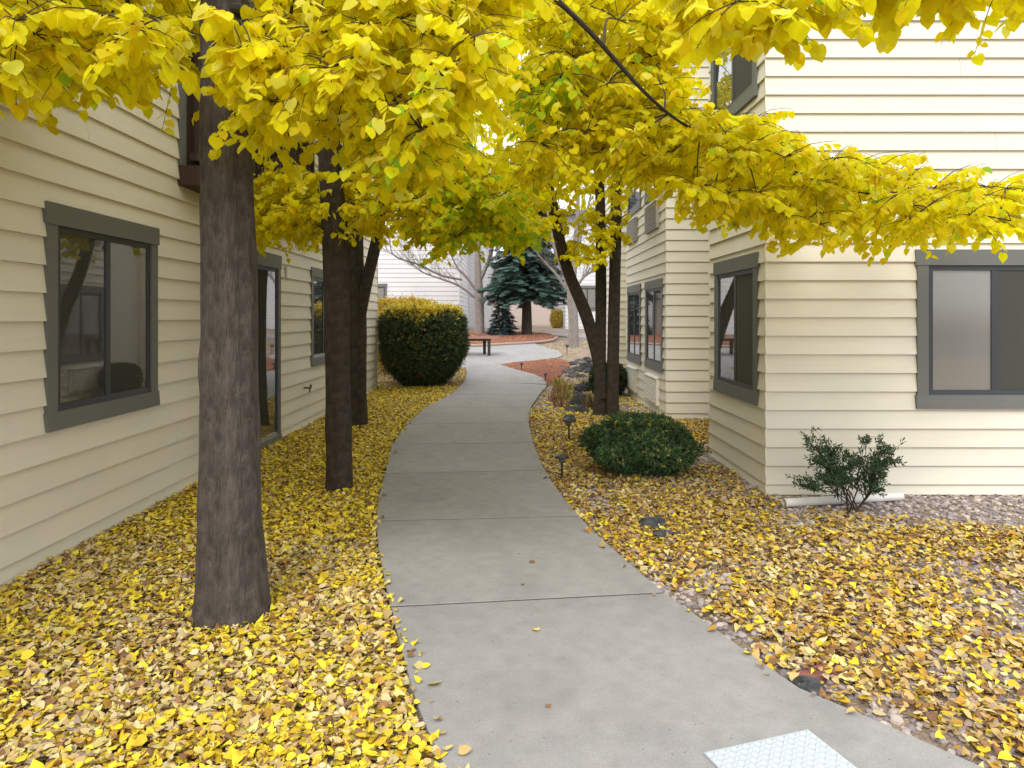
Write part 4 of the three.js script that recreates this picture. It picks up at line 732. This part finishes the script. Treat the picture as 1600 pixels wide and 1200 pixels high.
function litterLeafAt(x, d, y, mixc) {
  const c = pal[pick(mixc)], f = rr(0.75, 1.12), a = rr(0, 6.2832), tilt = Math.pow(rnd(), 1.8) * 1.1, ta = rr(0, 6.28), s = (0.02 + 0.03 * rnd()) * (rnd() < 0.1 ? 1.35 : 1) * (rnd() < 0.2 ? 0.6 : 1);
  return { m: leafMatrix(V(x, y, -d), V(Math.cos(a), rr(-0.25, 0.25), Math.sin(a)), V(Math.cos(ta) * tilt, 1, Math.sin(ta) * tilt), s, rr(0.55, 1.1), rr(-2.0, 2.4)), c: [c[0] * f, c[1] * f, c[2] * f], s, x, d, y };
}
const inBed = (x, d) => inside([x, d], bedIn) || inside([x, d], bedOut);
function scatter(x0, x1, d0, d1, per, mixc, keep) {
  const out = [], n = Math.round((x1 - x0) * (d1 - d0) * per);
  for (let k = 0; k < n; k++) { const x = rr(x0, x1), d = rr(d0, d1); if (!keep(x, d)) continue; const e = onPath(x, d); if (e) continue; const v = vnoise(x * 2.3 + 5, d * 2.3, 0, 0, 91) * 0.65 + vnoise(x * 6, d * 6, 0, 0, 92) * 0.35; out.push(litterLeafAt(x, d, rise(d) + 0.006 + rnd() * 0.042, mixc === mixFar ? mixc : v > 0.6 && rnd() < (mixc === mixRight ? 0.3 : 0.7) ? mixGold : v < 0.42 && rnd() < 0.7 ? mixTan : mixc)); }
  return out;
}
const dens = (x, d, s = 0) => vnoise(x * 1.4 + 40, d * 1.4 + s, 0, 0, 71) * 0.6 + vnoise(x * 4 + 9, d * 4 + s, 0, 0, 72) * 0.4;
const leftKeep = (x, d) => x > -2.97 && x < 1 && rnd() < Math.min(1, 0.55 + dens(x, d)) ;
const leftL = [...scatter(-2.97, 0.2, 1.2, 5, 4600, mixNear, leftKeep), ...scatter(-2.97, 0, 5, 9.5, 3300, mixFar, leftKeep), ...scatter(-2.97, 0.2, 9.5, 15.6, 1700, mixFar, leftKeep), ...scatter(-4.2, -0.4, 15.6, 19, 700, ['t', 't', 'o', 'y', 'p', 'l'], (x, d) => !onPath(x, d))];
const rightKeep = (x, d) => {
  if (d < 1.5 || x < 0.1) return false;
  if (x > XR - 0.03 && d > DA - 0.02 && d < DA2) return false; if (x > XB - 0.03 && d > DB && d < 17) return false; if (x > 3.68 && d >= DA2) return false;
  if (inBed(x, d)) return rnd() < 0.12;
  let k = dens(x, d, 5) * 2.2 - 0.38; const wall = d < DA2 ? Math.max(XR - x, DA - d, 0) : 1.0;
  if (d > 5.3 && d < DA2 + 0.3 && x > 1.4) k -= 0.75 * Math.max(0, 1 - Math.max(0, XR - x) / 0.85) * (0.4 + 1.2 * dens(x + 3, d, 2));
  if (d > 5.4 && d < DA && x >= XR) k -= 0.5 * Math.max(0, 1 - (DA - d) / 0.8);
  if (d < 5.2) { let e = 9; for (let i = 0; i < rightE.length - 1; i++) { const a = rightE[i], b = rightE[i + 1], t = Math.max(0, Math.min(1, ((x - a[0]) * (b[0] - a[0]) + (d - a[1]) * (b[1] - a[1])) / ((b[0] - a[0]) ** 2 + (b[1] - a[1]) ** 2))); e = Math.min(e, Math.hypot(x - a[0] - (b[0] - a[0]) * t, d - a[1] - (b[1] - a[1]) * t)); } k -= 0.6 * Math.max(0, 1 - e / 0.5); }
  if (d > 8.6 && d < DB && x > 2.2) k = 0.9; if (d > 11.6) k = k * 0.55 - 0.1; if (d < 4.6 ) k -= 0.12; if (d > 6.5 && d < 11 && x < 1.3) k += 0.35;
  return rnd() < k;
};
const rightL = [...scatter(0.1, 5.5, 1.6, 6.31, 3200, mixRight, rightKeep), ...scatter(0.0, 3.7, 6.31, 11, 2800, mixRight, rightKeep), ...scatter(-0.2, 2.6, 11, 17, 1000, mixFar, rightKeep), ...scatter(0.5, 4.5, 17, 27, 60, ['l', 't', 'p'], (x, d) => !onPath(x, d))];
// leaves that spill onto the edge of the concrete
for (let k = 0; k < 130; k++) { const side = rnd() < 0.55 ? leftE : rightE, i = 2 + Math.floor(rnd() * (side.length - 6)), t = rnd(), a = side[i], b = side[i + 1], x = a[0] + (b[0] - a[0]) * t, d = a[1] + (b[1] - a[1]) * t, o = Math.abs(rr(-0.05, 0.05) + rr(-0.05, 0.05)), sx = side === leftE ? o : -o; (side === leftE ? leftL : rightL).push(litterLeafAt(x + sx, d, rise(d) + upPath + 0.008 + rnd() * 0.008, side === leftE ? mixNear : mixRight)); }
// the leaves that show largest are single things, the rest of the carpet is stuff
const litMats = {};
const all = [...leftL.map((l) => [l, 0]), ...rightL.map((l) => [l, 1])].filter(([l]) => { const [x, y] = toPx(V(l.x, l.y, -l.d)); return x > 352 && x < 1248 && y < 1195 && l.y > rise(l.d) + 0.034; }).sort((a, b) => b[0].s / b[0].d - a[0].s / a[0].d).slice(0, 300);
const single = new Set(all.map((a) => a[0])), names = [['bright yellow', 'y2'], ['tan', 't'], ['brown', 'b']];
all.forEach(([l, side]) => {
  const lum = l.c[0] < 0.3 ? 2 : (l.c[1] / l.c[0] > 0.66 && l.c[2] / l.c[0] < 0.2) || l.c[2] / l.c[0] < 0.1 ? 0 : 1; const key = l.c.map((v) => Math.round(v * 12)).join();
  const mat = litMats[key] || (litMats[key] = new THREE.MeshStandardMaterial({ color: col(...l.c), roughness: 0.8, side: THREE.DoubleSide }));
  const m = shade(new THREE.Mesh(litterLeaf, mat)); l.m.decompose(m.position, m.quaternion, m.scale); m.name = numbered('fallen_leaf'); scene.add(m);
  tag(m, `${names[lum][0]} fallen leaf lying on the leaf carpet ${side ? 'between the path and cream wall' : 'around the thick trunk'}`, 'leaf', `${names[lum][0]} fallen leaves ${side ? 'on the gravel side' : 'under the thick trunk'}`);
});
tag(instanced('leaf_litter', litterLeaf, M.litter, leftL.filter((l) => !single.has(l)), scene), 'thick carpet of yellow and tan fallen leaves under the left trees', 'leaf litter');
tag(instanced('leaf_litter_001', litterLeaf, M.litter, rightL.filter((l) => !single.has(l)), scene), 'yellow and brown fallen leaves scattered over gravel by the cream building', 'leaf litter');
// few things on the concrete
for (const [px, py, c, lb] of [[841, 1001, 'p', 'single pale yellow leaf on the bare concrete'], [828, 889, 'b', 'small dark curled leaf on the bare concrete'], [817, 927, 'b', 'tiny brown leaf scrap on the concrete near the dark curled leaf'], [813, 876, 'p', 'small pale leaf scrap on the concrete beside the dark curled leaf'], [608, 762, 'l', 'pale leaf on the concrete at the left path edge by the slim trunk'], [856, 1120, 'b', 'tiny dark leaf scrap on the near concrete slab']]) {
  const q = G(px, py), l = litterLeafAt(q.x, -q.z, upPath + 0.005, [c]), m = shade(new THREE.Mesh(litterLeaf, std(...pal[c], 0.9, { side: THREE.DoubleSide }))); m.position.set(q.x, upPath + 0.006, q.z); m.scale.setScalar(py === 1001 || py === 889 || py === 762 ? 0.04 : 0.022); m.scale.y *= 0.8; m.rotation.y = rr(0, 6); m.name = numbered('fallen_leaf'); scene.add(m); tag(m, lb, 'leaf');
}
{ // gravel
  const peb = new THREE.IcosahedronGeometry(1, 1), l = []; const a = peb.attributes.position; for (let i = 0; i < a.count; i++) { const k = 0.85 + 0.3 * hash(Math.round(a.getX(i) * 50), Math.round(a.getY(i) * 50), Math.round(a.getZ(i) * 50)); a.setXYZ(i, a.getX(i) * k, a.getY(i) * k * 0.65, a.getZ(i) * k); } peb.computeVertexNormals();
  const cs = [[0.36, 0.29, 0.27], [0.46, 0.39, 0.36], [0.25, 0.21, 0.21], [0.50, 0.42, 0.36], [0.31, 0.27, 0.28]];
  let n = 0, t = 0; while (n < 26000 && t++ < 400000) {
    const far = rnd() < 0.25, x = far ? rr(0.2, 3.6) : rr(0.2, 5), d = far ? rr(11, 18) : rr(1.7, 11); if (onPath(x, d) || inBed(x, d)) continue;
    if (x > XR && d > DA && d < DA2) continue; if (x > XB && d > DB) continue; if (x > 3.7 && d > DA2) continue;
    const s = rr(0.008, 0.024), c = pick(cs), f = rr(0.7, 1.2); l.push({ m: leafMatrix(V(x, rise(d) + s * 0.3, -d), V(rr(-1, 1), rr(-0.2, 0.2), rr(-1, 1)), V(rr(-0.3, 0.3), 1, rr(-0.3, 0.3)), s, rr(0.7, 1.2)), c: c.map((v) => v * f) }); n++;
  }
  tag(instanced('gravel', peb, new THREE.MeshStandardMaterial({ color: 0xffffff, roughness: 0.9 }), l, scene), 'pinkish grey gravel showing between the leaves by the cream building', 'gravel');
}
renderer.render(scene, camera);
